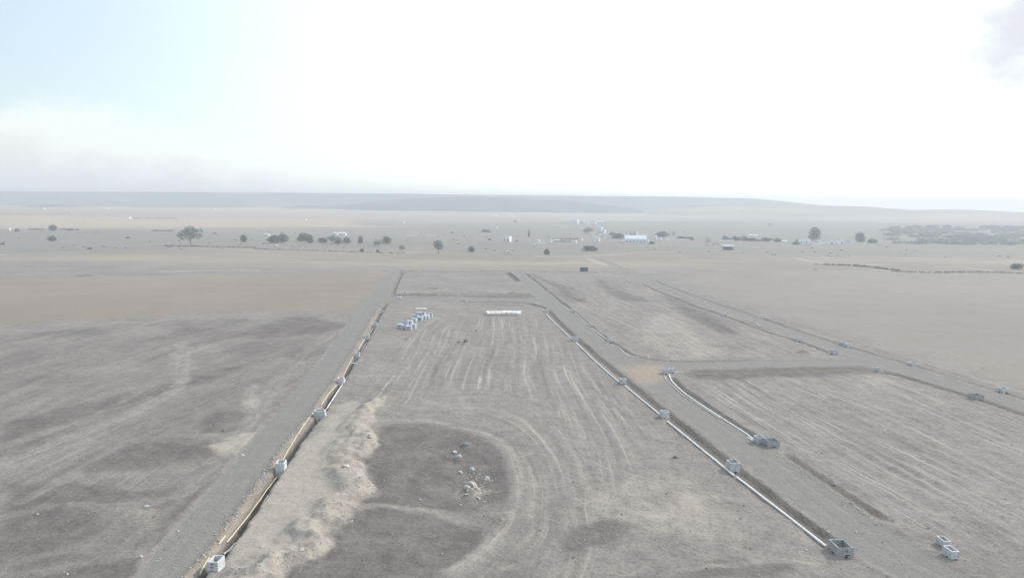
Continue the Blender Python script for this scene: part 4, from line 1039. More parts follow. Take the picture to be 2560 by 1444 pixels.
def opening_mesh(r):
    """pipe hole: collar ring standing proud of the wall round a dark recess, axis +Y outward"""
    n = 12; v = []; f = []
    for (rad, y) in ((r * 1.18, 0.0), (r * 1.18, 0.035), (r, 0.035), (r, 0.006)):
        for k in range(n):
            an = 2 * math.pi * k / n
            v.append((rad * math.cos(an), y, rad * math.sin(an)))
    for s in range(3):
        for k in range(n):
            k2 = (k + 1) % n
            f.append((s * n + k, (s + 1) * n + k, (s + 1) * n + k2, s * n + k2))
    f.append(tuple(3 * n + k for k in range(n)))
    return py_mesh('pipe_opening', v, f)


OPEN_ME = opening_mesh(0.17)
OPEN_ME.materials.append(M['hole'])


def text_mesh(txt, size):
    cu = bpy.data.curves.new('marks', 'FONT')
    cu.body = txt; cu.size = size; cu.extrude = 0.004; cu.align_x = 'CENTER'; cu.offset = 0.006
    ob = bpy.data.objects.new('marks', cu)
    COL.objects.link(ob)
    dg = bpy.context.evaluated_depsgraph_get()
    me = bpy.data.meshes.new_from_object(ob.evaluated_get(dg))
    bpy.data.objects.remove(ob)
    return me


def make_chamber(x, y, w, l, h, az, ty, label, group=None, invert=False):
    z = min(hz(x, y), hz(x - w * .4, y), hz(x + w * .4, y), 0.0)
    root = empty('concrete_chamber', (x, y, 0.0), -az)
    tag(root, label, 'concrete chamber', group)
    mat = M['weathered'] if ty == 'big' else M['concrete']
    below = max(0.25, -z + 0.06)
    t = 0.22 if ty in ('wide', 'big') else 0.15
    mesh_obj('body', chamber_mesh(w, l, h, t, below), mat, root)
    a, b = w / 2, l / 2
    zl = -below + 0.34
    for (px, py, rz) in ((0.06, -b - 0.002, math.pi), (-0.04, b + 0.002, 0), (a + 0.002, 0.1, -math.pi / 2), (-a - 0.002, -0.1, math.pi / 2)):
        mesh_obj('pipe_opening', OPEN_ME, None, root, (px, py, zl), (0, 0, rz))
    if ty == 'big':
        mb = MB(); e = 0.05
        for q in ((-a, a, -b, -b + e), (-a, a, b - e, b), (-a, -a + e, -b + e, b - e), (a - e, a, -b + e, b - e)):
            mb.box(q[0], q[1], q[2], q[3], h + 0.003, h + 0.035)
        mb.build('frame', M['steel'], root)
    if ty == 'near':
        for s, zz, xo, sz in (("MC'", h - 0.36, 0.03, 0.30), ("B77", h - 0.74, -0.02, 0.30)):
            mesh_obj('stencilled_marks', text_mesh(s, sz), M['ink'], root, (xo, -b - 0.006, zz), (math.pi / 2, 0.06, 0))
    if ty == 'big' and y < 95:
        mesh_obj('stencilled_marks', text_mesh("T3", 0.42), M['ink'], root, (0.05, -b - 0.006, h - 0.55), (math.pi / 2, 0.0, 0))
        mb = MB(); mb.box(-0.1, 0.55, -b - 0.008, -b - 0.003, h - 0.95, h - 0.83)
        mb.build('paint_stroke', M['ink'], root)
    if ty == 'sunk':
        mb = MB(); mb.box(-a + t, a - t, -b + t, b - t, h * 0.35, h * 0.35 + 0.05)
        mb.build('shade_plate', M['hole'], root)  # near-black plate across the hollow stands in for the shade inside
    return root


for c in DATA['chambers']:
    make_chamber(*c, group='concrete chambers along the trenches')

# spare chambers waiting in the stock, some turned upside down
for i, (x, y, n) in enumerate(DATA['stock']):
    z = hz(x, y)
    w = 1.9; h = 1.4
    root = empty('concrete_chamber', (x, y, z - 0.03), R(random.uniform(-14, -2)))
    tag(root, 'spare pale blue-grey chamber in the stockpile, ' + n, 'concrete chamber', 'spare chambers stacked on the far plot')
    me = chamber_mesh(w, 1.7, h, 0.15, 0.0)
    if i % 3 != 1:
        o = mesh_obj('body', me, M['concrete_blue'], root, (0, 0, h), (math.pi, 0, 0))
        for s in (-1, 1):
            mesh_obj('pipe_opening', OPEN_ME, None, root, (0, s * 0.853, h * 0.62), (0, 0, 0 if s > 0 else math.pi))
    else:
        mesh_obj('body', me, M['concrete_blue'], root)
        for s in (-1, 1):
            mesh_obj('pipe_opening', OPEN_ME, None, root, (0, s * 0.853, 0.35), (0, 0, 0 if s > 0 else math.pi))


# ------------------------------------------------------------------ pipes
def drape(pts, r, k=6):
    d = densify(pts, 10)
    zz = np.array([hz(px, py) for px, py in d])
    w_ = min(len(zz) // 2, 7)
    if w_ > 1:
        pad = np.pad(zz, w_, mode='edge')
        sm_ = np.convolve(pad, np.ones(2 * w_ + 1) / (2 * w_ + 1), 'valid')
        zz = sm_ + max(0.0, float(np.percentile(zz - sm_, 80)))
    return [(px, py, float(z + r * 0.96)) for (px, py), z in zip(d, zz)]


for pts, r, c, zm, lab in DATA['pipes']:
    p3 = drape(pts, r)
    root = empty('pipe', p3[0])
    tag(root, lab, 'pipe', 'pipes laid along the trenches')
    o0 = Vector(p3[0])
    loc = [Vector(q) - o0 for q in p3]
    mat = M[c + '_pipe']
    MB().tube(loc, r, 12).build('barrel', mat, root, sm=True)
    # socket joints every six metres
    acc = 0.0
    for a, b in zip(loc, loc[1:]):
        acc += (b - a).length
        if acc > 6.0:
            acc = 0.0
            d = (b - a).normalized()
            MB().tube([b - d * 0.16, b + d * 0.16], r * 1.13, 12).build('socket', mat, root, sm=True)

# white plank bridging the left trench
a, b = DATA['plank']
z = 0.10
root = MB()
a = Vector((a[0] - 0.3, a[1], z)); b = Vector((b[0] + 0.3, b[1], z))
d = (b - a).normalized(); u = Vector((-d.y, d.x, 0)) * 0.16
pl = MB()
o0 = (a + b) / 2
P = [a - u - o0, b - u - o0, b + u - o0, a + u - o0]
pl.poly([tuple(p) for p in P] + [tuple(p + Vector((0, 0, 0.07))) for p in P], [(0, 3, 2, 1), (4, 5, 6, 7), (0, 1, 5, 4), (1, 2, 6, 5), (2, 3, 7, 6), (3, 0, 4, 7)])
tag(pl.build('plank', M['white_pipe'], None, bevel=0.01, loc=o0), 'white plank laid across the left trench', 'plank')
a, b = DATA['loose_plank']
pl = MB().box(-2.2, 2.2, -0.5, 0.5, 0, 0.25).box(-1.9, 1.6, -0.35, 0.4, 0.252, 0.42)
tag(pl.build('slab', M['plaster'], None, bevel=0.02, loc=((a[0] + b[0]) / 2, a[1], hz(*a))), 'white slabs lying behind the chamber stockpile', 'slab')

# thin white marker post at the near crossing
px, py = DATA['post']
root = empty('marker_post', (px, py, hz(px, py) - 0.1))
tag(root, 'thin white marker post at the corner of the near crossing', 'post')
MB().box(-0.11, 0.11, -0.11, 0.11, 0, 1.35).build('shaft', M['white_pipe'], root, bevel=0.01)
MB().box(-0.14, 0.14, -0.14, 0.14, 1.352, 1.45).build('cap', M['white_pipe'], root, bevel=0.02)

# bundles of pipes on the far middle plot
for bi, seg in enumerate(DATA['stack']):
    (x0, y0), (x1, y1) = seg
    for row in range(3):
        lab = ['left', 'right'][bi] + ' pile of plastic pipes on the far plot, ' + ['front bundle', 'middle bundle', 'back bundle'][row]
        mx, my = (x0 + x1) / 2 + (0.25 * (row - 1)) * (1 if bi else -1), (y0 + y1) / 2 + row * 2.1 + (1.0 if bi else 0)
        root = empty('pipe_bundle', (mx, my, hz(mx, my) + 0.05), R(-6 if bi else 2) * (1 if bi else 0.6))
        tag(root, ('cream ' if bi == 0 and row == 2 else 'white ') + lab, 'pipe bundle', 'bundles of plastic pipes')
        L_ = math.hypot(x1 - x0, y1 - y0) / 2 - 0.1
        lev = 7 if bi else 6
        pm = []
        for q in range(lev):
            for k in range(7 - q % 2):
                jx = random.uniform(-0.3, 0.3)
                sag = 0.05 * random.random()
                yy = (k - 3 + 0.5 * (q % 2)) * 0.165
                zz = 0.1 + q * 0.145
                tb = MB().tube([(-L_ + jx, yy, zz), (jx, yy, zz + sag), (L_ + jx, yy, zz)], 0.08, 8)
                tb.build('pipe', M['cream_pipe'] if bi == 0 and (k + q + row) % 3 == 0 else M['white_pipe'], root, sm=True)
        for sx in (-0.6, 0.6):
            for k, (y0_, y1_, z0_, z1_) in enumerate(((-0.62, -0.585, 0, 0.1 + lev * 0.145), (0.585, 0.62, 0, 0.1 + lev * 0.145))):
                MB().box(sx * L_ - 0.05, sx * L_ + 0.05, y0_, y1_, z0_, z1_ + 0.08).build('stake', M['wood'], root)
            MB().box(sx * L_ - 0.06, sx * L_ + 0.06, -0.7, 0.7, -0.06, 0.02).build('bearer', M['wood'], root)


# ------------------------------------------------------------------ rocks and loose stones
def rock_mesh(seed, sub=3, flat=0.7):
    bm = bmesh.new()
    bmesh.ops.create_icosphere(bm, subdivisions=sub, radius=1.0)
    r2 = random.Random(seed)
    planes = [(Vector((r2.gauss(0, 1), r2.gauss(0, 1), r2.gauss(0, 1))).normalized(), r2.uniform(0.55, 0.9)) for _ in range(11)]
    for v in bm.verts:
        c = v.co.copy()
        for n, dd in planes:
            e = c.dot(n) - dd
            if e > 0: c -= n * e * 0.9
        c *= 1 + 0.06 * math.sin(7 * c.x + seed) * math.cos(6 * c.y) + 0.04 * r2.uniform(-1, 1)
        v.co = Vector((c.x, c.y, c.z * flat))
    me = bpy.data.meshes.new('rock'); bm.to_mesh(me); bm.free()
    return me


ROCKS = [rock_mesh(s, 3, random.uniform(0.6, 0.85)) for s in range(6)]
for i, (x, y, s, lab) in enumerate(DATA['rocks']):
    me = ROCKS[i % 6].copy()
    mat = M['rock_dark'] if 'dark' in lab else (M['rock_white'] if ('white' in lab or 'pale' in lab) else (M['weathered'] if 'grey' in lab else (M['sandy'] if 'clod' in lab or 'tan' in lab else M['rock'])))
    o = mesh_obj('rock', me, mat, None, (x, y, hz(x, y) + s * 0.12), (random.uniform(-.3, .3), random.uniform(-.3, .3), random.uniform(0, 6.2)), (s * random.uniform(.85, 1.2), s * random.uniform(.8, 1.1), s))
    tag(o, lab, 'rock', 'loose rocks on the site')


def scatter(name, pts, sizes, mat, seed=0):
    """many small angular stones as one mesh"""
    r2 = np.random.default_rng(seed)
    base = np.array([(1, 0, 0), (-1, 0, 0), (0, 1, 0), (0, -1, 0), (0, 0, 0.75), (0, 0, -0.5)], np.float32)
    tri = np.array([(0, 2, 4), (2, 1, 4), (1, 3, 4), (3, 0, 4), (2, 0, 5), (1, 2, 5), (3, 1, 5), (0, 3, 5)])
    n = len(pts)
    V = base[None] * (sizes[:, None, None] * r2.uniform(0.6, 1.25, (n, 6, 3)))
    an = r2.uniform(0, 6.28, n); c, s = np.cos(an), np.sin(an)
    x = V[..., 0] * c[:, None] - V[..., 1] * s[:, None]; y = V[..., 0] * s[:, None] + V[..., 1] * c[:, None]
    V = np.stack([x, y, V[..., 2]], -1) + pts[:, None, :]
    F = (tri[None] + (np.arange(n) * 6)[:, None, None]).reshape(-1, 3)
    me = fast_mesh(name, V.reshape(-1, 3), F)
    me.polygons.foreach_set('use_smooth', np.zeros(len(F), bool))
    o = mesh_obj(name, me, mat)
    return o


def on_ground(xy, lift):
    return np.array([(x, y, hz(x, y) + l) for (x, y), l in zip(xy, lift)], np.float32)


def pick(n, ylo, yhi, test=None, spread=1.0):
    out = []
    while len(out) < n:
        y = ylo + (yhi - ylo) * random.random() ** 1.5
        x = random.uniform(-0.78, 0.78) * y
        if test is None or test(x, y): out.append((x, y))
    return out


xy = pick(2600, 74, 210)
sz = np.exp(rng.normal(-2.75, 0.45, len(xy))).astype(np.float32)
tag(scatter('pale_stones', on_ground(xy, sz * 0.3), sz, M['rock_white'], 1), 'pale stones strewn over the bare ground', 'stones', kind='stuff')
xy = pick(1500, 74, 200)
sz = np.exp(rng.normal(-2.75, 0.4, len(xy))).astype(np.float32)
tag(scatter('dark_clods', on_ground(xy, sz * 0.25), sz, M['rock_dark'], 2), 'dark earth clods strewn over the bare ground', 'clods', kind='stuff')


def along(line, n, off, spread, smin, smax):
    pts = densify(line, 4); seg = [math.dist(a, b) for a, b in zip(pts, pts[1:])]
    out = []
    for _ in range(n):
        k = random.choices(range(len(seg)), seg)[0]
        t = random.random(); a, b = pts[k], pts[k + 1]
        d = ((b[0] - a[0]) / (seg[k] + 1e-6), (b[1] - a[1]) / (seg[k] + 1e-6))
        o = off + random.gauss(0, spread)
        out.append((a[0] + (b[0] - a[0]) * t + d[1] * o, a[1] + (b[1] - a[1]) * t - d[0] * o))
    return out, np.array([random.uniform(smin, smax) ** 1 for _ in out], np.float32)


T = DATA['trenches']
xa, sa = along(DATA['bank'], 420, 0.7, 1.0, 0.05, 0.2)
xb, sb_ = along(T['left'][0], 1500, -1.9, 0.5, 0.05, 0.22)
xc, sc = along(T['spur'][0], 260, 1.5, 0.4, 0.05, 0.2)
xd, sd2 = along(T['right'][0], 500, 1.5, 0.5, 0.04, 0.16)
rx_, ry_ = [r_[:2] for r_ in DATA['rocks'] if 'largest tan' in r_[3]][0]
for _ in range(170):
    xc.append((rx_ + random.gauss(0.4, 1.5), ry_ + random.gauss(1.0, 4.0)))
sc = np.concatenate([sc, np.array([random.uniform(0.05, 0.26) for _ in range(170)], np.float32)])
sel = [i for i, (x, y) in enumerate(xa) if hz(x, y) > 0.0]
xa = [xa[i] for i in sel]; sa = sa[sel]
tag(scatter('bank_clods', on_ground(xa + xb + xc + xd, np.concatenate([sa, sb_, sc, sd2]) * 0.2), np.concatenate([sa, sb_, sc, sd2]), M['sandy'], 3),
    'sandy clods along the earth bank and the trench edges', 'clods', kind='stuff')


# ------------------------------------------------------------------ trees, hedges, scrub
def leaf_cloud(lobes, n, size, seed):
    """small bent leaf sprays spread through the volume of several lobes"""
    r2 = np.random.default_rng(seed)
    w = np.array([l[3] * l[4] * l[5] for l in lobes]); k = r2.choice(len(lobes), n, p=w / w.sum())
    L_ = np.array(lobes)[k]
    d = r2.normal(size=(n, 3)); d /= np.linalg.norm(d, axis=1)[:, None]
    rad = r2.uniform(0.3, 1.0, n) ** 0.5
    c = L_[:, :3] + d * rad[:, None] * L_[:, 3:6]
    a = r2.normal(size=(n, 3)); a /= np.linalg.norm(a, axis=1)[:, None]
    b = np.cross(a, r2.normal(size=(n, 3))); b /= np.linalg.norm(b, axis=1)[:, None] + 1e-6
    s = (size * r2.uniform(0.6, 1.4, n))[:, None]
    nn = np.cross(a, b) * s * 0.35
    V = np.stack([c - a * s, c + b * s * 0.55 + nn, c + a * s, c - b * s * 0.55 + nn], 1).reshape(-1, 3)
    return V, np.arange(n * 4).reshape(-1, 4)


def crown_mesh(seed, kind):
    r2 = random.Random(seed)
    lobes = []
    n = 9 if kind == 'round' else 7
    for i in range(n):
        a = 2 * math.pi * i / n + r2.uniform(-.4, .4)
        q = r2.uniform(0.12, 0.30)
        lobes.append((math.cos(a) * q, math.sin(a) * q, r2.uniform(0.42, 0.74), r2.uniform(0.14, 0.24), r2.uniform(0.14, 0.24), r2.uniform(0.13, 0.25)))
    lobes.append((0, 0, 0.72, 0.25, 0.25, 0.24))
    if kind == 'round':
        for k in range(5):
            a = k * 1.26 + 0.4
            lobes.append((0.2 * math.cos(a), 0.2 * math.sin(a), 0.30, 0.24, 0.24, 0.22))
    V, F = leaf_cloud(lobes, 800 if kind == 'round' else 420, 0.055, seed)
    V[:, 2] = np.clip(V[:, 2], 0.06, 1.0)
    me = fast_mesh('crown', V, F)
    me.polygons.foreach_set('use_smooth', np.zeros(len(F), bool))
    return me


def trunk_mesh(seed):
    r2 = random.Random(seed)
    v = []; f = []

    def limb(p0, p1, r0, r1, n=6):
        b = len(v); p0 = Vector(p0); p1 = Vector(p1)
        d = (p1 - p0).normalized(); u = d.orthogonal().normalized(); w = d.cross(u)
        mid = (p0 + p1) / 2 + u * 0.02
        for p, r in ((p0, r0), (mid, (r0 + r1) / 2), (p1, r1)):
            for k in range(n):
                a = 2 * math.pi * k / n
                v.append(tuple(p + u * math.cos(a) * r + w * math.sin(a) * r))
        for s in range(2):
            for k in range(n):
                k2 = (k + 1) % n
                f.append((b + s * n + k, b + s * n + k2, b + (s + 1) * n + k2, b + (s + 1) * n + k))
    limb((0, 0, -0.03), (0.01, 0, 0.32), 0.035, 0.024)
    for i in range(5):
        a = i * 1.26 + r2.uniform(-.3, .3)
        limb((0.01, 0, 0.26 + 0.02 * i), (0.22 * math.cos(a), 0.22 * math.sin(a), r2.uniform(0.5, 0.72)), 0.018, 0.006)
    return py_mesh('trunk', v, f, True)


CROWNS = [crown_mesh(200 + i, 'round') for i in range(5)] + [crown_mesh(300 + i, 'loose') for i in range(3)]
TRUNKS = [trunk_mesh(400 + i) for i in range(3)]
CM = {}


def crown_for(i, mat):
    k = (i, mat.name)
    if k not in CM:
        me = CROWNS[i].copy(); me.materials.append(mat); CM[k] = me
    return CM[k]


for t_ in TRUNKS: t_.materials.append(M['bark'])
for i, (x, y, w, h, lab) in enumerate(DATA['trees']):
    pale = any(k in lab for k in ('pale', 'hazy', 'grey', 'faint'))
    bushy = any(k in lab for k in ('bush', 'scrub', 'low '))
    nm = 'bush' if bushy else ('cypress_tree' if 'cypress' in lab else 'tree')
    root = empty(nm, (x, y, hz(x, y)), random.uniform(0, 6.28))
    tag(root, lab, 'bush' if bushy else 'tree', 'bushes on the plain' if bushy else 'trees on the plain')
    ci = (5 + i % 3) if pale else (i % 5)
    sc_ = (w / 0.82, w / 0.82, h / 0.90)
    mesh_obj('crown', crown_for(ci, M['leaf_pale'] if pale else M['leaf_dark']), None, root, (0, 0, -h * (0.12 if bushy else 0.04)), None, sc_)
    mesh_obj('trunk', TRUNKS[i % 3], None, root, None, None, (max(w, h) * 0.8, max(w, h) * 0.8, h))


def hedge(name, line, h, w, mat, n, seed, leaf):
    pts = densify(line, 4)
    lobes = []
    r2 = random.Random(seed)
    seg = [math.dist(a, b) for a, b in zip(pts, pts[1:])]
    tot = sum(seg); step = max(w * 0.5, 1.0); s = 0.0
    while s < tot:
        k = 0; q = s
        while q > seg[k] and k < len(seg) - 1: q -= seg[k]; k += 1
        t = min(1, q / (seg[k] + 1e-6))
        x = pts[k][0] + (pts[k + 1][0] - pts[k][0]) * t; y = pts[k][1] + (pts[k + 1][1] - pts[k][1]) * t
        hh = h * r2.uniform(0.45, 1.15)
        lobes.append((x + r2.uniform(-.3, .3) * w, y + r2.uniform(-.3, .3) * w, hz(x, y) + hh * 0.45, w * r2.uniform(.35, .7), w * r2.uniform(.35, .6), hh * 0.55))
        s += step * r2.uniform(0.7, 1.5)
    return leaf_cloud(lobes, n, leaf, seed)


for i, (line, h, w, lab) in enumerate(DATA['hedge_rows']):
    V, F = hedge('hedge', line, h, w, None, 900, 500 + i, 0.9)
    me = fast_mesh('foliage', V, F); me.polygons.foreach_set('use_smooth', np.zeros(len(F), bool))
    root = empty('hedge'); tag(root, lab, 'hedge', 'hedges by the hamlet')
    mesh_obj('foliage', me, M['leaf_dark'], root)
VV, FF, off = [], [], 0
for i, line in enumerate(DATA['hedges']):
    yy = np.mean([q[1] for q in line])
    V, F = hedge('scrub', line, 0.4 + 0.0009 * yy, 1.2 + 0.0016 * yy, None, 500, 600 + i, 0.28 + 0.0004 * yy)
    VV.append(V); FF.append(F + off); off += len(V)
me = fast_mesh('field_scrub', np.concatenate(VV), np.concatenate(FF)); me.polygons.foreach_set('use_smooth', np.zeros(len(me.polygons), bool))
tag(mesh_obj('field_scrub', me, M['scrub']), 'dry scrub growing along the field edges', 'scrub', kind='stuff')
pts_ = []
r2 = random.Random(5)
while len(pts_) < 260:
    yy = 620 + 1000 * r2.random() ** 1.3; xx = r2.uniform(-0.8, 0.8) * yy
    if fbm(np.array([xx / 90.0]), np.array([yy / 160.0]), 2, 141)[0] > 0.05: pts_.append((xx, yy))
lob = [(xx, yy, hz(xx, yy) + 0.25, r2.uniform(.5, 1.6), r2.uniform(.5, 1.6), r2.uniform(.25, .7)) for xx, yy in pts_]
V, F = leaf_cloud(lob, 4000, 0.5, 88)
me = fast_mesh('plain_scrub', V, F); me.polygons.foreach_set('use_smooth', np.zeros(len(F), bool))
tag(mesh_obj('plain_scrub', me, M['scrub']), 'low scrub tufts dotted over the plain', 'scrub', kind='stuff')
# plantation at the right: far-off wood read as one mass
wx = [p[0] for p in DATA['wood']]; wy = [p[1] for p in DATA['wood']]
lobes = []
r2 = random.Random(9)
rows = np.linspace(min(wy), max(wy), 12)
for ry in rows:
    x = 0.52 * ry
    while x < 0.80 * ry:
        if r2.random() < 0.8 and fbm(np.array([x / 130.0]), np.array([ry / 90.0]), 2, 131)[0] > -0.32:
            hh = r2.uniform(1.6, 4.0) + (2.5 if ry > rows[-2] else 0)
            lobes.append((x, ry + r2.uniform(-25, 25), hz(x, ry) + hh * 0.5, r2.uniform(6, 14), r2.uniform(6, 14), hh * 0.55))
        x += r2.uniform(6, 15)
V, F = leaf_cloud(lobes, 26000, 1.3, 77)
me = fast_mesh('far_wood', V, F); me.polygons.foreach_set('use_smooth', np.zeros(len(F), bool))
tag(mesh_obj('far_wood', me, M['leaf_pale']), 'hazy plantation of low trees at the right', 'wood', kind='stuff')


# ------------------------------------------------------------------ buildings
def window(parent, x, y, z, w, h, rz=0.0, name='window'):
    o = MB().box(-w / 2, w / 2, -0.05, 0.0, 0, h).build(name, M['glass'], parent, loc=(x, y, z), rot=(0, 0, rz))
    e = 0.12
    MB().box(-w / 2 - e, w / 2 + e, -0.09, -0.052, h, h + e).build('lintel', M['plaster'], o)
    MB().box(-w / 2 - e, w / 2 + e, -0.16, -0.052, -e, 0).build('sill', M['plaster'], o)
    return o


def flat_house(root, w, d, h, mat, nwin=2, door=True, dark=False):
    MB().box(-w / 2, w / 2, -d / 2, d / 2, -1.0, h).build('walls', mat, root)
    t = 0.35
    mb = MB()
    mb.box(-w / 2 - 0.08, w / 2 + 0.08, -d / 2 - 0.08, -d / 2 + t, h + 0.003, h + 0.7).box(-w / 2 - 0.08, w / 2 + 0.08, d / 2 - t, d / 2 + 0.08, h + 0.003, h + 0.7)
    mb.box(-w / 2 - 0.08, -w / 2 + t, -d / 2 + t + 0.003, d / 2 - t - 0.003, h + 0.003, h + 0.7).box(w / 2 - t, w / 2 + 0.08, -d / 2 + t + 0.003, d / 2 - t - 0.003, h + 0.003, h + 0.7)
    mb.build('parapet', mat, root)
    ww = w * (0.2 if dark else 0.13); hh = h * (0.42 if dark else 0.24)
    for k in range(nwin):
        window(root, -w / 2 + w * (k + 0.7) / (nwin + 0.4), -d / 2 - 0.003, h * (0.25 if dark else 0.32), ww, hh)
    if door:
        window(root, w * 0.36, -d / 2 - 0.003, 0.05, w * 0.12, h * 0.5, name='door')


for (x, y, w, h, lab, kind) in DATA['houses']:
    root = empty('shed' if kind in ('shed', 'barn', 'canopy') else ('tower' if 'tower' in lab else 'house'), (x, y, hz(x, y)), -R(random.uniform(14, 30)) if kind not in ('canopy', 'barn') else -R(4))
    tag(root, lab, 'shed' if kind in ('shed', 'barn', 'canopy') else ('tower' if 'tower' in lab else 'house'))
    mat = M['plaster_old'] if any(k in lab for k in ('pink', 'tan', 'yellow', 'brown')) else (M['blockwork'] if 'grey' in lab else M['plaster'])
    w = w * (0.85 if kind not in ('canopy', 'barn', 'shed') else 1.0)
    d = max(w * 0.8, 3.0)
    if kind == 'cube':
        flat_house(root, w, d, max(h - 0.7, 1.5), mat, 2 if w > 6 else 1, w > 7)
    elif kind == 'porch':
        flat_house(root, w, d, max(h - 0.7, 1.5), mat, 1 if w < 8 else 2, False, True)
    elif kind == 'two':
        flat_house(root, w, d, h * 0.52, mat, 2, True)
        hh = h * 0.48
        MB().box(-w * 0.18, w * 0.48, -d * 0.3, d * 0.5, h * 0.52 + 0.71, h).build('upper_storey', mat, root)
        window(root, w * 0.1, -d * 0.3 - 0.003, h * 0.66, w * 0.14, h * 0.16)
        window(root, w * 0.32, -d * 0.3 - 0.003, h * 0.66, w * 0.14, h * 0.16)
    elif kind in ('shed', 'barn'):
        wall_h = h * (0.55 if kind == 'barn' else 0.6)
        MB().box(-w / 2, w / 2, -d * 0.25, d * 0.25, -0.5, wall_h).build('walls', M['roof_sheet'] if kind == 'barn' else mat, root)
        a, b, e = w / 2 + 0.4, d * 0.25 + 0.5, 0.12
        rf = M['roof_sheet'] if kind == 'barn' else mat
        for s in (-1, 1):
            mb = MB()
            p = [(-a, s * b, wall_h - 0.15), (a, s * b, wall_h - 0.15), (a, s * 0.01, h), (-a, s * 0.01, h)]
            mb.poly(p + [(q[0], q[1], q[2] + e) for q in p], [(0, 1, 2, 3), (7, 6, 5, 4), (0, 4, 5, 1), (1, 5, 6, 2), (2, 6, 7, 3), (3, 7, 4, 0)])
            mb.build('roof_slope', rf, root)
        for s in (-1, 1):
            mb = MB(); xx = s * w / 2
            mb.poly([(xx, -d * 0.25, wall_h), (xx, d * 0.25, wall_h), (xx, 0, h - 0.1), (xx - s * 0.2, -d * 0.25, wall_h), (xx - s * 0.2, d * 0.25, wall_h), (xx - s * 0.2, 0, h - 0.1)],
                    [(0, 1, 2), (3, 5, 4), (0, 3, 4, 1), (1, 4, 5, 2), (2, 5, 3, 0)])
            mb.build('gable', mat, root)
        if kind == 'barn':
            for k in range(6):
                xx = -w / 2 + w * (k + 0.5) / 6
                window(root, xx, -d * 0.25 - 0.003, 0.25 * wall_h, w * 0.05, wall_h * 0.3)
        else:
            window(root, -w * 0.2, -d * 0.25 - 0.003, 0.1, w * 0.12, wall_h * 0.7, name='door')
    elif kind == 'canopy':
        MB().box(-w / 2, w / 2, -d * 0.35, d * 0.35, h * 0.72, h).build('roof', M['plaster'], root)
        for sx in (-1, 1):
            for sy in (-1, 1):
                MB().box(sx * w * 0.44 - 0.2, sx * w * 0.44 + 0.2, sy * d * 0.3 - 0.2, sy * d * 0.3 + 0.2, -0.5, h * 0.72 - 0.004).build('post', M['steel'], root)
        MB().box(-w * 0.44, w * 0.44, d * 0.27, d * 0.29, 0, h * 0.715).build('back_wall', M['board'], root)
for (line, h, lab) in DATA['walls']:
    (x0, y0), (x1, y1) = line
    L_ = math.hypot(x1 - x0, y1 - y0); an = math.atan2(y1 - y0, x1 - x0)
    mx, my = (x0 + x1) / 2, (y0 + y1) / 2
    root = empty('garden_wall', (mx, my, hz(mx, my)), an)
    tag(root, lab, 'wall', 'low walls by the hamlet', 'thing')
    mat = M['blockwork'] if 'grey' in lab else M['plaster']
    MB().box(-L_ / 2, L_ / 2, -0.2, 0.2, -1.5, h).build('wall_body', mat, root)
    MB().box(-L_ / 2 - 0.05, L_ / 2 + 0.05, -0.26, 0.26, h + 0.003, h + 0.13).build('coping', mat, root)

# dark notice board on posts at the far end of the site
bx_, by_, bw, bh, _ = DATA['board']
root = empty('notice_board', (bx_, by_, hz(bx_, by_)))
tag(root, 'dark notice board on posts standing at the far edge of the site', 'sign')
MB().box(-bw / 2, bw / 2, -0.05, 0.05, 0.25, bh).build('panel', M['board'], root)
mb = MB(); e = 0.12
for q in ((-bw / 2 - e, bw / 2 + e, bh + 0.003, bh + e), (-bw / 2 - e, bw / 2 + e, 0.25 - e, 0.247), (-bw / 2 - e, -bw / 2 - 0.003, 0.25, bh), (bw / 2 + 0.003, bw / 2 + e, 0.25, bh)):
    MB().box(q[0], q[1], -0.08, 0.08, q[2], q[3]).build('frame_bar', M['steel'], root)
for s in (-0.34, 0.0, 0.34):
    MB().box(s * bw - 0.07, s * bw + 0.07, 0.085, 0.2, -0.4, bh).build('post', M['steel'], root)


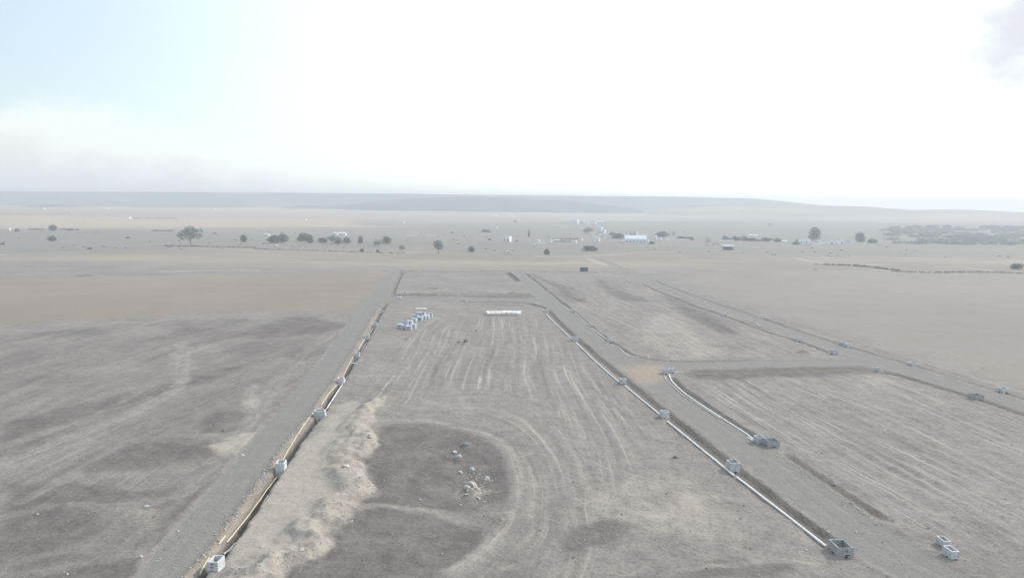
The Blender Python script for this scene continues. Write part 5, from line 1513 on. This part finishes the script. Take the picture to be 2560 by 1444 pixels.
# ------------------------------------------------------------------ vehicles
def vehicle(x, y, w, h, lab, kind):
    L_ = 5.0 if kind == 'van' else 4.4
    wd = 1.9; ht = 2.1 if kind == 'van' else 1.5
    root = empty('van' if kind == 'van' else 'car', (x, y, hz(x, y)), R(random.uniform(-10, 10)))
    tag(root, lab, kind)
    a = L_ / 2
    if kind == 'van':
        prof = [(-a, 0.45), (-a, ht), (a * 0.45, ht), (a * 0.72, 1.15), (a, 1.0), (a, 0.45)]
    else:
        prof = [(-a, 0.4), (-a, 0.95), (-a * 0.75, 1.0), (-a * 0.5, ht), (a * 0.2, ht), (a * 0.5, 0.98), (a, 0.85), (a, 0.4)]
    n = len(prof)
    v = [(p[0], -wd / 2, p[1]) for p in prof] + [(p[0], wd / 2, p[1]) for p in prof]
    f = [tuple(range(n)), tuple(range(2 * n - 1, n - 1, -1))] + [(i, i + n, (i + 1) % n + n, (i + 1) % n) for i in range(n)]
    MB().poly(v, f).build('body', M['car'], root, bevel=0.06)
    for s in (-1, 1):
        zz0, zz1 = (1.25, 1.8) if kind == 'van' else (1.0, 1.38)
        for (x0, x1) in ((-a * 0.4, -a * 0.02), (a * 0.02, a * 0.36)):
            y0 = s * (wd / 2 + 0.004)
            MB().box(x0, x1, min(y0, y0 + s * 0.01), max(y0, y0 + s * 0.01), zz0, zz1).build('side_window', M['glass'], root)
        for xx in (-a * 0.62, a * 0.62):
            n_ = 14; vv = []; ff = []
            for yy in (s * (wd / 2 - 0.2), s * (wd / 2 + 0.02)):
                for k in range(n_):
                    an = 2 * math.pi * k / n_
                    vv.append((xx + 0.34 * math.cos(an), yy, 0.34 + 0.34 * math.sin(an)))
            ff = [(k, (k + 1) % n_, (k + 1) % n_ + n_, k + n_) for k in range(n_)] + [tuple(range(n_)), tuple(range(2 * n_ - 1, n_ - 1, -1))]
            MB().poly(vv, ff).build('wheel', M['tyre'], root)


for v_ in DATA['vehicles']:
    vehicle(*v_)

# ------------------------------------------------------------------ haze over the whole plain
hm = bpy.data.materials.new('haze')
hm.use_nodes = True
ht_ = hm.node_tree
ht_.nodes.clear()
pv = NN(ht_, 'ShaderNodeVolumePrincipled')
pv.inputs['Color'].default_value = (0.69, 0.745, 0.81, 1)
pv.inputs['Density'].default_value = 0.00047
pv.inputs['Anisotropy'].default_value = 0.2
om = NN(ht_, 'ShaderNodeOutputMaterial')
ht_.links.new(pv.outputs[0], om.inputs['Volume'])
hb = MB().box(-2750, 2750, -500, 3640, -75, 84)
tag(hb.build('haze', hm), 'thin pale haze hanging over the whole plain', 'haze', kind='stuff')
print('verts', NX * NY, NX, NY)
